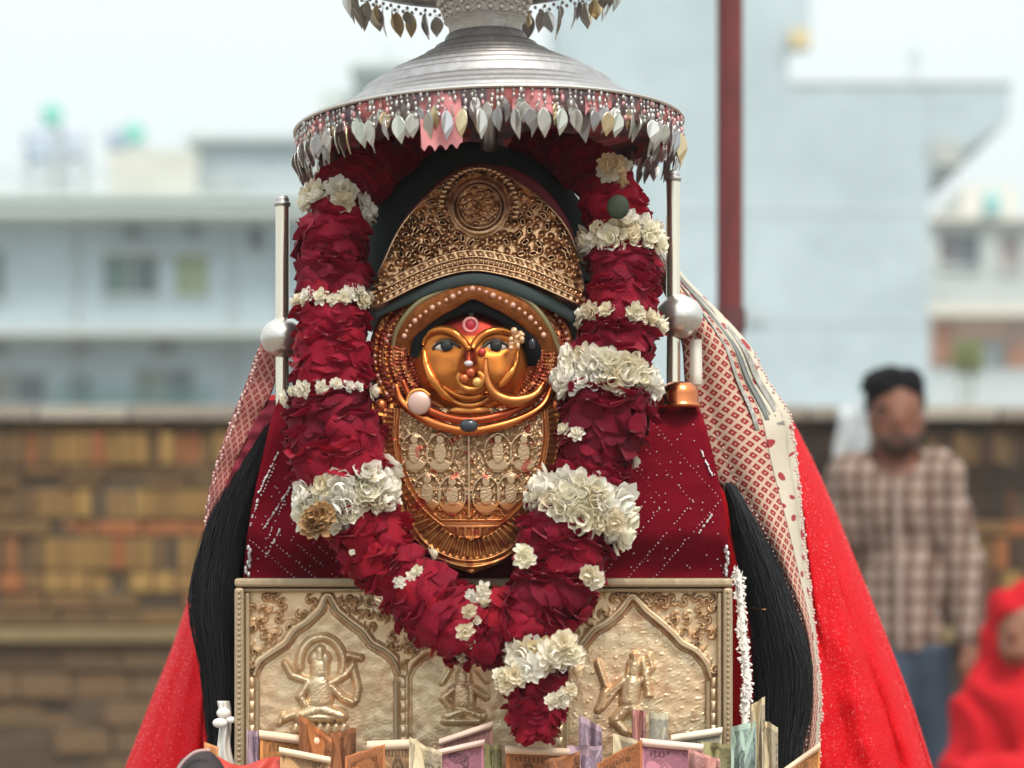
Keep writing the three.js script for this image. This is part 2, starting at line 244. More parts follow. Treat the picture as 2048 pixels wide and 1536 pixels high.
{
  const d = 60, gy = GY(d), b = thing('apartment_building', 'long pale blue-white apartment block with green windows left of the idol', 'building', P(270, gy, d));
  const upper = [[206, 508, 320, 592], [350, 508, 416, 592], [496, 448, 530, 502], [-60, 500, 10, 596]], small = [[250, 446, 280, 474], [372, 446, 398, 470]], low = [[268, 738, 392, 812], [-40, 745, 96, 812], [136, 755, 184, 812], [140, 682, 178, 704], [305, 682, 350, 708], [-30, 680, 14, 712]];
  facade(b, 'wall', [[-420, 398], [660, 398], [660, gy], [-420, gy]], [...upper, ...small, ...low], d, 0.5, wallBlue);
  part('rear_wall', slab(-420, 396, 660, gy, d + 0.9, 9), wallBlue, b);
  for (const [y0, y1, o] of [[384, 398, 0.5], [416, 428, 1.5], [656, 668, 1.7]]) part('floor_band', slab(-430, y0, 668, y1, d - o, o + 0.55), wallPale, b);
  windowIn(b, upper[0], d, frameGrey, [glassGreen, glassDark]); windowIn(b, upper[1], d, frameGrey, glassLime); windowIn(b, upper[2], d, frameGrey, glassDark, 0); windowIn(b, upper[3], d, frameGrey, glassGreen);
  for (const h of small) windowIn(b, h, d, frameGrey, glassDark, 0);
  for (const h of low) windowIn(b, h, d, frameGrey, [mat([0.22, 0.22, 0.17], 0.5), glassDark]);
  for (const [x0, x1] of [[200, 326], [344, 422]]) part('window_shade', slab(x0, 496, x1, 504, d - 0.5, 0.5), frameGrey, b);
  for (const x of [150, 462, 560]) part('drain_pipe', slab(x, 430, x + 5, gy, d - 0.12, 0.1), mat([0.36, 0.38, 0.37], 0.7), b);
  const rail = []; for (let x = 96; x < 420; x += 14) rail.push(slab(x, 782, x + 4, 815, d - 0.5, 0.05)); rail.push(slab(92, 776, 424, 783, d - 0.52, 0.08));
  part('balcony_rail', rail, mat([0.1, 0.24, 0.22], 0.7), b); part('balcony_slab', slab(84, 815, 430, 824, d - 0.9, 0.9), wallPale, b);
  const blk = part('stair_block', slab(215, 300, 392, 386, d + 2, 5), mat([0.62, 0.6, 0.54], 0.9, 0, { map: rep(tWall, 0.2, 0.2) }), b);
  part('upper_storey', slab(380, 282, 640, 386, d + 3, 6), mat([0.44, 0.5, 0.53], 0.9, 0, { map: rep(tWall, 0.2, 0.2) }), b); part('roof', slab(372, 270, 650, 282, d + 2.6, 7), frameGrey, b);
  part('vent_hood', slab(432, 356, 470, 380, d + 2.8, 0.4), frameGrey, b);
  const rl = []; for (let x = -300; x < 215; x += 17) rl.push(slab(x, 346, x + 3, 386, d + 0.4, 0.05)); rl.push(slab(-302, 340, 216, 346, d + 0.38, 0.08)); part('roof_rail', rl, mat([0.5, 0.54, 0.56], 0.7), b);
  // water tanks on the roof, each on a steel stand
  const tank = (x, y, r, h, dd, c, label, foot) => {
    const t = thing('water_tank', label, 'water tank', P(x, foot, dd), 'rooftop water tanks'), m = mat(c, 0.6), k = dd / F;
    part('tank_body', lathe(x, y + h, dd, [[0, 0], [r * 0.94, 0], [r, 3], [r, h * 0.3], [r * 0.96, h * 0.32], [r, h * 0.34], [r, h * 0.62], [r * 0.96, h * 0.64], [r, h * 0.66], [r, h * 0.84], [r * 0.75, h * 0.94], [r * 0.3, h], [0, h]], 24), m, t);
    part('lid', lathe(x, y + 1, dd, [[r * 0.3, -2], [r * 0.32, 4], [0, 5]], 16), m, t);
    if (foot - y - h > 2) for (const s of [-1, 1]) for (const z of [-0.3, 0.3]) { const g = new THREE.BoxGeometry(0.1, (foot - y - h) * k, 0.1); const p = P(x + s * r * 0.7, (foot + y + h) / 2, dd); g.translate(p.x, p.y, p.z + z); part('stand_leg', g, frameGrey, t); }
  };
  tank(78, 258, 30, 62, d + 3, [0.4, 0.46, 0.55], 'leftmost pale blue-grey water tank on the roof rail side of the pale building', 386);
  tank(150, 254, 26, 62, d + 4, [0.46, 0.5, 0.58], 'pale grey water tank between the green tank and the cream stair block', 386);
  tank(104, 210, 20, 42, d + 6, [0.16, 0.5, 0.4], 'raised bright green water tank, highest on the left roof', 386);
  tank(268, 248, 22, 40, d + 5, [0.18, 0.5, 0.42], 'green water tank standing on the cream stair block', 300);
  tank(232, 262, 18, 36, d + 4.4, [0.3, 0.36, 0.46], 'small grey-blue water tank beside the green one on the cream block', 300);
}
{
  const d = 95, t = thing('tower_building', 'distant pale grey-green tower showing behind the silver parasol', 'building', P(770, GY(d), d)), m = mat([0.45, 0.52, 0.5], 0.9, 0, { map: rep(tWall, 0.1, 0.1) });
  part('wall', slab(722, 172, 900, GY(d), d, 8), m, t); part('roof_slab', slab(698, 126, 925, 140, d - 1, 10), m, t); part('roof_parapet', slab(710, 140, 912, 172, d - 0.5, 9), m, t);
  part('lower_wing', slab(642, 184, 720, GY(d), d + 1, 7), mat([0.5, 0.56, 0.54], 0.9), t);
  const an = []; for (const [x, y] of [[768, 92], [786, 104]]) { an.push(slab(x, y, x + 3, 126, d, 0.06)); an.push(slab(x - 8, y + 8, x + 11, y + 10, d, 0.05)); } part('aerial', an, frameGrey, t);
}
{
  const d = 40, gy = GY(d), b = thing('white_building', 'large plain blue-white building with overhanging roof wing on the right', 'building', P(1500, gy, d));
  facade(b, 'wall', [[1108, -260], [1622, -260], [1622, 92], [1576, 92], [1576, 168], [1858, 168], [1858, gy], [1108, gy]], [], d, 0.5, wallBlue);
  part('rear_wall', slab(1110, 170, 1850, gy, d + 0.5, 9), wallBlue, b);
  part('tower_core', slab(1110, -258, 1574, 170, d + 0.5, 6), wallBlue, b);
  // overhanging wing: its underside slopes back to the wall
  const k = d / F, q = (x, y) => new THREE.Vector2((x - CX) * k, EYE + (HZ - y) * k), s = new THREE.Shape([q(1859, 168), q(2022, 156), q(2018, 238), q(1859, 352)]);
  const g = new THREE.ExtrudeGeometry(s, { depth: 9, bevelEnabled: false }); g.translate(0, 0, -d - 9); part('overhang', g, wallBlue, b);
  part('roof_edge', slab(1578, 158, 2026, 167, d - 0.04, 9.2), mat([0.56, 0.6, 0.62], 0.9), b);
  for (const y of [420, 640]) part('wall_groove', slab(1108, y, 1858, y + 5, d - 0.02, 0.05), mat([0.47, 0.53, 0.565], 0.9), b);
  part('signboard', slab(1582, 58, 1620, 92, d - 0.25, 0.22), mat([0.6, 0.48, 0.27], 0.8), b);
  part('vent_grille', slab(1862, 280, 1925, 330, d - 0.06, 0.08), mat([0.38, 0.4, 0.39], 0.8), b);
  part('wall_vent', slab(1498, 620, 1530, 644, d - 0.08, 0.1), mat([0.42, 0.46, 0.48], 0.8), b);
  const an = []; for (const x of [1820, 1834]) an.push(slab(x, 96, x + 4, 157, d + 2, 0.05)); an.push(slab(1812, 112, 1846, 115, d + 2, 0.04)); part('aerial', an, frameGrey, b);
}
{
  const d = 75, gy = GY(d), b = thing('cream_house', 'cream house with dark window at right edge beyond the white building', 'building', P(1960, gy, d));
  const w1 = [1878, 464, 1958, 532], w2 = [1996, 470, 2044, 540];
  facade(b, 'wall', [[1800, 440], [2200, 440], [2200, gy], [1800, gy]], [w1, w2], d, 0.5, mat([0.52, 0.55, 0.55], 0.9, 0, { map: rep(tWall, 0.1, 0.1) }));
  part('rear_wall', slab(1800, 440, 2200, gy, d + 0.9, 8), wallPale, b); part('stair_block', slab(1924, 372, 2032, 438, d + 1, 5), mat([0.6, 0.57, 0.52], 0.9), b);
  part('roof_slab', slab(1790, 432, 2210, 441, d - 0.4, 10), mat([0.6, 0.58, 0.52], 0.9), b);
  windowIn(b, w1, d, frameGrey, [mat([0.1, 0.07, 0.09], 0.4), glassDark]); windowIn(b, w2, d, frameGrey, mat([0.32, 0.24, 0.24], 0.5));
  const t = thing('water_tank', 'turquoise water tank in front of the cream house roof block', 'water tank', P(1984, 440, d - 1), 'rooftop water tanks');
  part('tank_body', lathe(1984, 432, d - 1, [[0, 0], [18, 0], [20, 4], [20, 22], [18, 24], [20, 26], [20, 38], [12, 46], [0, 48]], 20), mat([0.25, 0.5, 0.5], 0.6), t); part('lid', lathe(1984, 384, d - 1, [[7, -2], [7, 3], [0, 4]], 12), mat([0.25, 0.5, 0.5], 0.6), t);
  const e = 62, ge = GY(e), o = thing('orange_house', 'low salmon-orange shopfront with pale canopy at the right edge', 'building', P(1950, ge, e)), om = mat([0.72, 0.3, 0.17], 0.85, 0, { map: rep(tWall, 0.2, 0.2) });
  part('wall', slab(1866, 640, 2110, ge, e + 0.3, 4), mat([0.6, 0.42, 0.34], 0.9), o); part('pier', slab(1872, 628, 1908, 724, e, 0.4), om, o); part('pier', slab(2016, 690, 2060, 800, e, 0.4), om, o);
  part('canopy', slab(1860, 606, 2120, 630, e - 1.2, 1.6), mat([0.6, 0.58, 0.5], 0.85), o); part('signboard', slab(1908, 640, 2014, 676, e - 0.1, 0.15), mat([0.68, 0.45, 0.33], 0.8), o);
  part('shutter', slab(1910, 680, 2012, 800, e + 0.2, 0.1), mat([0.42, 0.47, 0.48], 0.7), o); part('plinth', slab(1850, 738, 2110, ge, e - 0.2, 0.45), mat([0.5, 0.55, 0.57], 0.9), o);
}
{
  const d = 52, b = thing('leafy_bush', 'small yellow-green bush standing before the orange shopfront', 'bush', P(1935, GY(d), d));
  const leaf = new THREE.CircleGeometry(0.07, 5), gs = [], mm = new THREE.Matrix4();
  for (let i = 0; i < 900; i++) { const a = rr(0, 6.28), r = Math.sqrt(rnd()) * (0.3 + 0.1 * noise(a * 2, i * 0.01)), g = leaf.clone(); mm.makeRotationFromEuler(new THREE.Euler(rr(-1.4, 1.4), rr(0, 6), rr(0, 6))); g.applyMatrix4(mm); const p = P(1935, 716, d); g.translate(p.x + Math.cos(a) * r, p.y + rr(-0.22, 0.22) + 0.1 * Math.sin(a * 5), p.z + Math.sin(a) * r * 0.8); gs.push(g); }
  part('crown', gs, mat([0.32, 0.34, 0.08], 0.7), b); const st = []; for (let i = 0; i < 5; i++) { const g = new THREE.CylinderGeometry(0.02, 0.04, 4.4, 6); const p = P(1935, 716, d); g.rotateZ(rr(-0.05, 0.05)); g.translate(p.x + rr(-0.1, 0.1), p.y - 2.2, p.z + rr(-0.1, 0.1)); st.push(g); }
  part('trunk', st, mat([0.3, 0.3, 0.26], 0.9), b);
}
{
  const d = 5.6, t = thing('red_pole', 'tall dark red painted metal pole behind the right shoulder', 'pole', P(1462, GY(d), d)), k = d / F, m = mat([0.2, 0.022, 0.022], 0.42, 0.15, { map: rep(tStone, 1, 3), bumpMap: rep(tNoise, 3, 3), bumpScale: 0.002 });
  const g = new THREE.CylinderGeometry(26 * k, 27 * k, 4.2, 24); const p = P(1460, GY(d), d); g.translate(p.x, 2.1, p.z); part('shaft', g, m, t);
  const c = new THREE.CylinderGeometry(32 * k, 32 * k, 0.03, 24); c.translate(p.x, 0.015, p.z); part('base_plate', c, m, t);
  const cc = new THREE.CylinderGeometry(30 * k, 30 * k, 0.05, 24); const q = P(1462, 640, d); cc.translate(q.x, q.y, q.z); part('collar', cc, mat([0.1, 0.03, 0.03], 0.5, 0.3), t);
}
{
  const t = thing('white_cloth', 'white cloth hanging over the wall behind the checked shirt shoulder', 'cloth', P(1700, 900, 9.85));
  part('cloth_sheet', sheet(16, 16, (u, v) => [mix(1672, 1742, u) + 5 * Math.sin(v * 5), mix(806, 916, v) + 8 * Math.sin(u * 7), 9.86 - 0.04 * Math.sin(u * 9 + v) - 0.04 * sm(0, 0.2, v)], { thick: 0.008, back: true }), mat([0.42, 0.44, 0.46], 0.9), t);
}
// ───────────── people ─────────────
{
  const d = 7.4, k = d / F, gy = GY(d), p = thing('person', 'man with short black hair walking in a brown checked shirt and jeans', 'person', P(1795, gy, d));
  const j = (x, y, z = 0) => P(x, y, d - z), R = (px) => px * k;
  const skin = mat([0.17, 0.058, 0.03], 0.6), hair = mat([0.007, 0.006, 0.007], 0.8, 0, { specularIntensity: 0.2 }), jean = mat([0.045, 0.07, 0.12], 0.85, 0, { map: rep(tStone, 6, 6) });
  const plaid = texture(256, 256, (u, v) => { const band = (t) => sm(0.0, 0.02, t % 0.25) * (1 - sm(0.1, 0.12, t % 0.25)), thin = (t) => ((t % 0.25) > 0.17 && (t % 0.25) < 0.195 ? 1 : 0); let c = [0.58, 0.53, 0.51]; c = mix3(c, [0.3, 0.2, 0.165], 0.75 * band(u)); c = mix3(c, [0.36, 0.25, 0.19], 0.66 * band(v)); if (thin(u) || thin(v)) c = mix3(c, [0.55, 0.36, 0.2], 0.5); return c; });
  const shirtM = mat([1, 1, 1], 0.9, 0, { map: plaid });
  const shL = j(1706, 958), shR = j(1874, 952), elL = j(1660, 1130, -0.04), elR = j(1926, 1124, 0.02), wrL = j(1672, 1275, 0.08), wrR = j(1940, 1274, 0.1);
  const hipL = j(1762, 1296), hipR = j(1842, 1296), knL = j(1776, 1530, 0.14), knR = j(1858, 1540, -0.02), anL = j(1782, 1762, 0.02), anR = j(1856, 1752, -0.26), neck = j(1788, 922, -0.01), headC = j(1792, 832, 0.03), chest = j(1792, 1010), waist = j(1800, 1180);
  const head = [ell(headC, R(52), R(78), R(66)), ell(j(1794, 876, 0.06), R(38), R(40), R(44)), ell(j(1795, 842, 0.125), R(9), R(20), R(16)), cap(j(1742, 836, 0.02), j(1744, 862, 0.02), R(9), R(7)), cap(j(1842, 836, 0.02), j(1841, 862, 0.02), R(9), R(7)), ell(j(1795, 884, 0.115), R(16), R(5), R(7)), cap(j(1772, 816, 0.105), j(1785, 814, 0.11), R(6), R(6)), cap(j(1804, 814, 0.11), j(1818, 816, 0.105), R(6), R(6))];
  const hand = (w, s) => { const q = (x, y, z) => w.clone().add(V(x * s * k, -y * k, z * k)), a = [cap(q(0, 12, 0), q(2, 52, 6), R(20), R(24))]; for (let i = 0; i < 4; i++) { const L = [34, 40, 38, 28][i], z = 20 - i * 13; a.push(cap(q(2, 62, z), q(-2, 62 + L * 0.6, z + 2), R(7.4), R(6.8)), cap(q(-2, 62 + L * 0.6, z + 2), q(-14, 62 + L, z + 1), R(6.8), R(5.4))); } a.push(cap(q(-10, 24, 18), q(-20, 58, 26), R(9), R(7)), cap(q(-20, 58, 26), q(-18, 78, 24), R(7), R(5.6))); return a; };
  const foot = (a) => [cap(a.clone().add(V(0, -0.02, -0.04)), V(a.x, 0.04, a.z + 0.17), 0.05, 0.038)];
  const torso = (o) => [ell(chest, R(94) + o, R(110) + o, R(64) + o), ell(waist, R(74) + o, R(120) + o, R(60) + o), ell(j(1802, 1270), R(76) + o, R(70) + o, R(64) + o), cap(shL, shR, R(44) + o, R(44) + o)];
  const arms = (o) => [cap(shL, elL, R(40) + o, R(31) + o), cap(elL, wrL, R(31) + o, R(21) + o), cap(shR, elR, R(40) + o, R(31) + o), cap(elR, wrR, R(31) + o, R(21) + o)];
  const legs = (o) => [cap(hipL, knL, R(56) + o, R(38) + o), cap(knL, anL, R(38) + o, R(25) + o), cap(hipR, knR, R(56) + o, R(38) + o), cap(knR, anR, R(38) + o, R(25) + o)];
  const box = (o) => [[o[0], o[1], o[2]], [o[3], o[4], o[5]]], x0 = j(1600, 0).x, x1 = j(2010, 0).x;
  const body = join([cap(neck.clone().add(V(0, -0.03, 0)), headC, R(44), R(40)), ...head, ...torso(-0.014), ...arms(-0.012), ...hand(wrL, -1), ...hand(wrR, 1), ...legs(-0.012), ...foot(anL), ...foot(anR)], 0.014);
  part('body', nets(body, [x0, 0.01, -d - 0.5], [x1, 1.75, -d + 0.42], 0.0085), skin, p);
  const hs = join([ell(j(1789, 800, -0.01), R(59), R(58), R(72)), ell(j(1780, 768, 0.05), R(58), R(36), R(44)), ell(j(1812, 764, 0.06), R(34), R(26), R(34))], 0.015), face = ell(j(1797, 862, 0.09), R(50), R(60), R(58));
  part('hair', nets((x, y, z) => Math.max(hs(x, y, z) + 0.012 * noise(x * 40, y * 30, z * 40) + 0.006 * noise(x * 90, y * 60, z * 90), -face(x, y, z)), [x0, 1.35, -d - 0.25], [x1, 1.78, -d + 0.3], 0.008), hair, p);
  const bd = join([ell(j(1795, 888, 0.075), R(35), R(26), R(46)), ell(j(1795, 880, 0.065), R(42), R(13), R(45))], 0.01), lips = ell(j(1795, 882, 0.14), R(15), R(5), R(30)); part('beard', nets((x, y, z) => Math.max(bd(x, y, z) + 0.006 * noise(x * 60, y * 60, z * 60), -lips(x, y, z), body(x, y, z) - 0.004), [x0, 1.36, -d - 0.1], [x1, 1.56, -d + 0.25], 0.006), mat([0.045, 0.02, 0.013], 0.85), p);
  for (const e of [-1, 1]) part('eyebrow', tube([[1795 + e * 12, 818, d - 0.112, 4 / S * k], [1795 + e * 27, 814, d - 0.112, 5 / S * k], [1795 + e * 42, 820, d - 0.098, 3 / S * k]], 8, 6), hair, p), part('eye', ball(1795 + e * 26, 832, d - 0.094, 13 / S * k, 6 / S * k, 8 / S * k, 10, 8), hair, p);
  const hem = (y) => EYE + (HZ - y) * k, sh = join([...torso(0.012), ...arms(0.012), cap(j(1788, 935, -0.01), neck, R(62), R(50))], 0.03), cutN = ell(j(1791, 905, 0.05), R(52), R(50), R(70));
  const wl = V(wrL.x, wrL.y, wrL.z), sg = nets((x, y, z) => Math.max(sh(x, y, z) + 0.009 * noise(x * 13, y * 7, z * 13) + 0.005 * noise(x * 30, y * 14, z * 30), hem(1304) - y, -cutN(x, y, z), 0.03 - Math.hypot(x - wrR.x, y - wrR.y, z - wrR.z), 0.03 - Math.hypot(x - wl.x, y - wl.y, z - wl.z)), [x0, 0.8, -d - 0.35], [x1, 1.48, -d + 0.35], 0.0095);
  { const q = sg.attributes.position, uv = []; for (let i = 0; i < q.count; i++) { const x = q.getX(i), z = q.getZ(i) + d; uv.push((x + z * 0.6) * 4.6, q.getY(i) * 4.6); } sg.setAttribute('uv', new THREE.Float32BufferAttribute(uv, 2)); }
  part('shirt', sg, shirtM, p);
  const lg = join([...legs(0.012), ell(j(1802, 1285), R(80), R(50), R(60))], 0.02), jg = nets((x, y, z) => Math.max(lg(x, y, z) + 0.004 * noise(x * 16, y * 16, z * 16), y - hem(1290), 0.07 - y), [x0, 0.05, -d - 0.5], [x1, 0.95, -d + 0.4], 0.0105);
  part('jeans', jg, jean, p);
  for (const a of [anL, anR]) { const f = join(foot(a).concat([cap(a.clone().add(V(0, -0.02, -0.04)), V(a.x, 0.05, a.z + 0.15), 0.055, 0.046)]), 0.02); part('shoe', nets((x, y, z) => Math.max(f(x, y, z), 0.003 - y, y - 0.13), [a.x - 0.12, -0.01, a.z - 0.2], [a.x + 0.12, 0.2, a.z + 0.3], 0.01), mat([0.05, 0.045, 0.04], 0.6), p); }
  part('button_placket', tube([[1791, 960, d - 0.125, 5 / S * k], [1796, 1100, d - 0.128, 5 / S * k], [1800, 1290, d - 0.125, 5 / S * k]], 14, 6, false, 0.4), mat([0.3, 0.22, 0.19], 0.9), p);
}
{
  const d = 6.7, k = d / F, gy = GY(d), p = thing('person', 'seated person wrapped in a bright red headscarf and dress at the right edge', 'person', P(2030, gy, d));
  const j = (x, y, z = 0) => P(x, y, d - z), R = (px) => px * k, skin = mat([0.2, 0.075, 0.04], 0.6);
  const hc = j(2040, 1262, 0.03), chest = j(2040, 1450), hip = j(2040, 1610, -0.05), kL = j(1960, 1585, 0.34), kR = j(2105, 1585, 0.34), aL = j(1965, 1830, 0.36), aR = j(2100, 1830, 0.36);
  const body = join([ell(hc, R(52), R(72), R(60)), ell(j(2032, 1300, 0.08), R(32), R(34), R(34)), ell(j(2026, 1266, 0.125), R(9), R(17), R(14)), ell(j(2028, 1306, 0.115), R(14), R(5), R(7)), cap(j(2040, 1330), hc, R(32), R(34)), ell(chest, R(86), R(110), R(60)), ell(hip, R(90), R(70), R(80)), cap(hip.clone().add(V(-0.08, 0, 0)), kL, R(58), R(44)), cap(kL, aL, R(42), R(28)), cap(hip.clone().add(V(0.08, 0, 0)), kR, R(58), R(44)), cap(kR, aR, R(42), R(28)), cap(aL, V(aL.x, 0.035, aL.z + 0.13), 0.045, 0.032), cap(aR, V(aR.x, 0.035, aR.z + 0.13), 0.045, 0.032),
    cap(j(1962, 1400), j(1938, 1530, 0.02), R(34), R(28)), cap(j(1938, 1530, 0.02), j(1990, 1580, 0.26), R(26), R(20)), cap(j(2118, 1400), j(2140, 1530, 0.02), R(34), R(28)), cap(j(2140, 1530, 0.02), j(2080, 1580, 0.26), R(26), R(20)), ...[0, 1, 2, 3].map((i) => cap(j(1994 + i * 9, 1585, 0.3), j(2002 + i * 9, 1600, 0.36), R(7), R(5.5)))], 0.016);
  part('body', nets(body, [j(1850, 0).x, 0.0, -d - 0.25], [j(2230, 0).x, 1.08, -d + 0.6], 0.011), skin, p);
  const robe = join([ell(hc.clone().add(V(0, 0.008, -0.02)), R(70), R(92), R(74)), cap(j(2040, 1330, -0.02), j(2040, 1420), R(60), R(90)), ell(j(2040, 1470), R(128), R(140), R(86)), cap(j(1962, 1400), j(1936, 1540, 0.02), R(46), R(48)), cap(j(2118, 1400), j(2144, 1540, 0.02), R(46), R(48)), ell(hip, R(130), R(90), R(110)), cap(hip, kL, R(80), R(66)), cap(hip, kR, R(80), R(66)), cap(kL, V(aL.x, 0.1, aL.z), R(66), R(78)), cap(kR, V(aR.x, 0.1, aR.z), R(66), R(78)), cap(kL, kR, R(50), R(50))], 0.05), open = ell(j(2032, 1280, 0.17), R(44), R(70), R(90));
  part('red_scarf_dress', nets((x, y, z) => Math.max(robe(x, y, z) + 0.022 * noise(x * 13, y * 4, z * 13) + 0.009 * Math.sin(x * 40 + y * 26 + 5 * noise(x * 6, y * 6, z * 6)), -open(x, y, z), 0.02 - y), [j(1800, 0).x, 0, -d - 0.32], [j(2290, 0).x, 1.1, -d + 0.62], 0.0125), mat([0.42, 0.008, 0.014], 0.9, 0, { specularIntensity: 0.25 }), p);
  const st = thing('stone_step', 'low stone step beneath the seated red figure', 'step', P(2040, gy, d + 0.1)); const g = new RoundedBoxGeometry(0.62, 0.32, 0.42, 2, 0.015); g.userData.local = true; const o = part('step_block', g, mat([0.3, 0.27, 0.23], 0.9, 0, { map: tStone }), st); o.position.set(0, 0.16, -0.06);
}
// EOF-B
// ───────────── palanquin: silver front panel, posts, tray, legs ─────────────
const DP = 2.88;   // front face of the silver panel
{
  const t = thing('palanquin', 'wooden palanquin with embossed silver front panel and two silver posts', 'palanquin', P(968, GY(DP), DP));
  // embossed sheet
  const A = (pts, m) => pts.map(([x, y]) => [m ? 2 * m - x : x, y]);
  const archL = [[655, 1196], [642, 1222], [612, 1250], [590, 1264], [572, 1290], [545, 1308], [520, 1326], [508, 1352]], archLr = [[655, 1196], [672, 1224], [700, 1248], [722, 1264], [742, 1290], [768, 1304], [788, 1322], [798, 1350]];
  const archR = [[1265, 1198], [1245, 1224], [1215, 1250], [1190, 1264], [1168, 1290], [1150, 1306], [1134, 1330], [1128, 1356]], archRr = [[1265, 1198], [1290, 1224], [1322, 1250], [1346, 1272], [1362, 1290], [1392, 1306], [1412, 1330], [1422, 1358]];
  const archM = [[962, 1252], [930, 1270], [880, 1296], [850, 1310], [826, 1332], [815, 1356]], archMr = [[962, 1252], [994, 1270], [1044, 1296], [1074, 1310], [1100, 1332], [1112, 1356]];
  const bays = [[archL, archLr, 508, 798], [archM, archMr, 815, 1112], [archR, archRr, 1128, 1422]].map(([l, r, a, b]) => ({ l: tab(l.map(([x, y]) => [x, y]).sort((p, q) => p[0] - q[0])), r: tab(r.map(([x, y]) => [x, y])), lp: l, rp: r, a, b, m: l[0][0] }));
  const bump = [];   // low relief figures: capsules [x0, y0, x1, y1, r, h]
  const B = (...q) => bump.push(q);
  // left figure: seated, with round halo, crown, four arms, crossed legs on a lotus
  B(640, 1332, 640, 1345, 19, 13); B(640, 1300, 640, 1318, 10, 12); B(634, 1316, 646, 1316, 17, 9); B(640, 1370, 640, 1400, 27, 14); B(618, 1366, 600, 1392, 9, 10); B(600, 1392, 612, 1412, 8, 10); B(662, 1366, 690, 1350, 9, 10); B(690, 1350, 706, 1330, 8, 9); B(662, 1372, 686, 1396, 9, 10); B(686, 1396, 704, 1404, 9, 10); B(618, 1362, 584, 1350, 8, 8); B(584, 1350, 570, 1326, 7, 8);
  B(640, 1418, 600, 1432, 15, 13); B(640, 1418, 682, 1432, 15, 13); B(598, 1434, 684, 1436, 11, 12); for (let i = 0; i < 7; i++) B(592 + i * 16, 1452, 590 + i * 16, 1462, 8, 8);
  B(704, 1328, 716, 1376, 8, 7); B(696, 1310, 722, 1316, 7, 7); B(716, 1376, 712, 1400, 7, 7); B(570, 1436, 590, 1428, 9, 9); B(560, 1446, 566, 1430, 6, 6);
  for (let i = 0; i <= 14; i++) { const a = Math.PI * (0.95 + 1.1 * i / 14), a2 = Math.PI * (0.95 + 1.1 * (i + 1) / 14); B(643 + 44 * Math.cos(a), 1326 + 52 * Math.sin(a), 643 + 44 * Math.cos(a2), 1326 + 52 * Math.sin(a2), 9, 10); }
  // middle figure, partly behind the garland
  B(928, 1350, 928, 1360, 16, 11); B(928, 1326, 928, 1342, 8, 10); B(928, 1380, 928, 1404, 23, 12); B(910, 1376, 886, 1396, 8, 9); B(886, 1396, 900, 1414, 7, 9); B(946, 1376, 972, 1394, 8, 9); B(928, 1420, 896, 1432, 12, 11); B(928, 1420, 962, 1432, 12, 11); B(890, 1442, 968, 1442, 8, 9); B(900, 1340, 884, 1366, 6, 6); B(956, 1340, 974, 1362, 6, 6);
  // right figure: standing, dancing, with staff and flame-shaped shawl
  B(1268, 1330, 1266, 1344, 15, 11); B(1268, 1310, 1270, 1322, 8, 10); B(1264, 1366, 1258, 1400, 20, 13); B(1258, 1410, 1230, 1440, 12, 11); B(1230, 1440, 1250, 1462, 10, 10); B(1262, 1410, 1282, 1446, 12, 11); B(1282, 1446, 1270, 1466, 9, 10); B(1246, 1362, 1210, 1392, 8, 10); B(1210, 1392, 1196, 1420, 7, 10); B(1282, 1362, 1304, 1334, 8, 9); B(1304, 1334, 1298, 1312, 7, 9); B(1196, 1326, 1212, 1372, 7, 9); B(1212, 1372, 1200, 1410, 6, 8); B(1204, 1416, 1256, 1352, 6, 9); B(1286, 1324, 1300, 1400, 9, 10);
  const seg = (x, y, x0, y0, x1, y1) => { const dx = x1 - x0, dy = y1 - y0, q = cl(((x - x0) * dx + (y - y0) * dy) / (dx * dx + dy * dy + 1e-6)); return Math.hypot(x - x0 - dx * q, y - y0 - dy * q); };
  const scrolls = []; seed = 31;
  for (let i = 0; i < 600 && scrolls.length < 210; i++) { const x = rr(496, 1440), y = rr(1188, 1345); if (scrolls.every((s) => Math.hypot(s[0] - x, s[1] - y) > 17)) scrolls.push([x, y, rnd() < 0.5 ? 1 : -1, rr(0, 6.28)]); }
  const relief = (x, y) => {
    let h = 0, bay = bays.find((b) => x >= b.a && x <= b.b), inside = false, top = 0;
    if (bay) { top = x < bay.m ? bay.l(x) : bay.r(x); inside = y > top; }
    if (inside) {
      let e = 1e3; for (const pl of [bay.lp, bay.rp]) for (let i = 0; i < pl.length - 1; i++) e = Math.min(e, seg(x, y, ...pl[i], ...pl[i + 1])); e = Math.min(e, y > pl0 ? Math.min(x - bay.a, bay.b - x) : 1e3);
      h = -13 * sm(0, 3.5, e) + 2.5 * sm(6, 11, e) + 1.6 * noise(x * 0.045, y * 0.045, 3) + 0.45 * noise(x * 0.25, y * 0.25, 5);
      for (const [x0, y0, x1, y1, r, q] of bump) { if (Math.abs(x - x0) > 70 || Math.abs(y - y0) > 70) continue; const dd = seg(x, y, x0, y0, x1, y1); if (dd < r) h = Math.max(h, -11 + q * 1.8 * Math.sqrt(1 - (dd / r) ** 2) + 1.2 * noise(x * 0.25, y * 0.25, 9)); }
      const lf = noise(x * 0.11, y * 0.16, 14); if (lf > 0.38 && x > 1100) h += 1.6 * sm(0.38, 0.52, lf);
    } else {
      let e = 1e3; if (bay) for (const pl of [bay.lp, bay.rp]) for (let i = 0; i < pl.length - 1; i++) e = Math.min(e, seg(x, y, ...pl[i], ...pl[i + 1]));
      h = 3 * sm(0, 3, e) * (1 - sm(9, 13, e)) - 1;
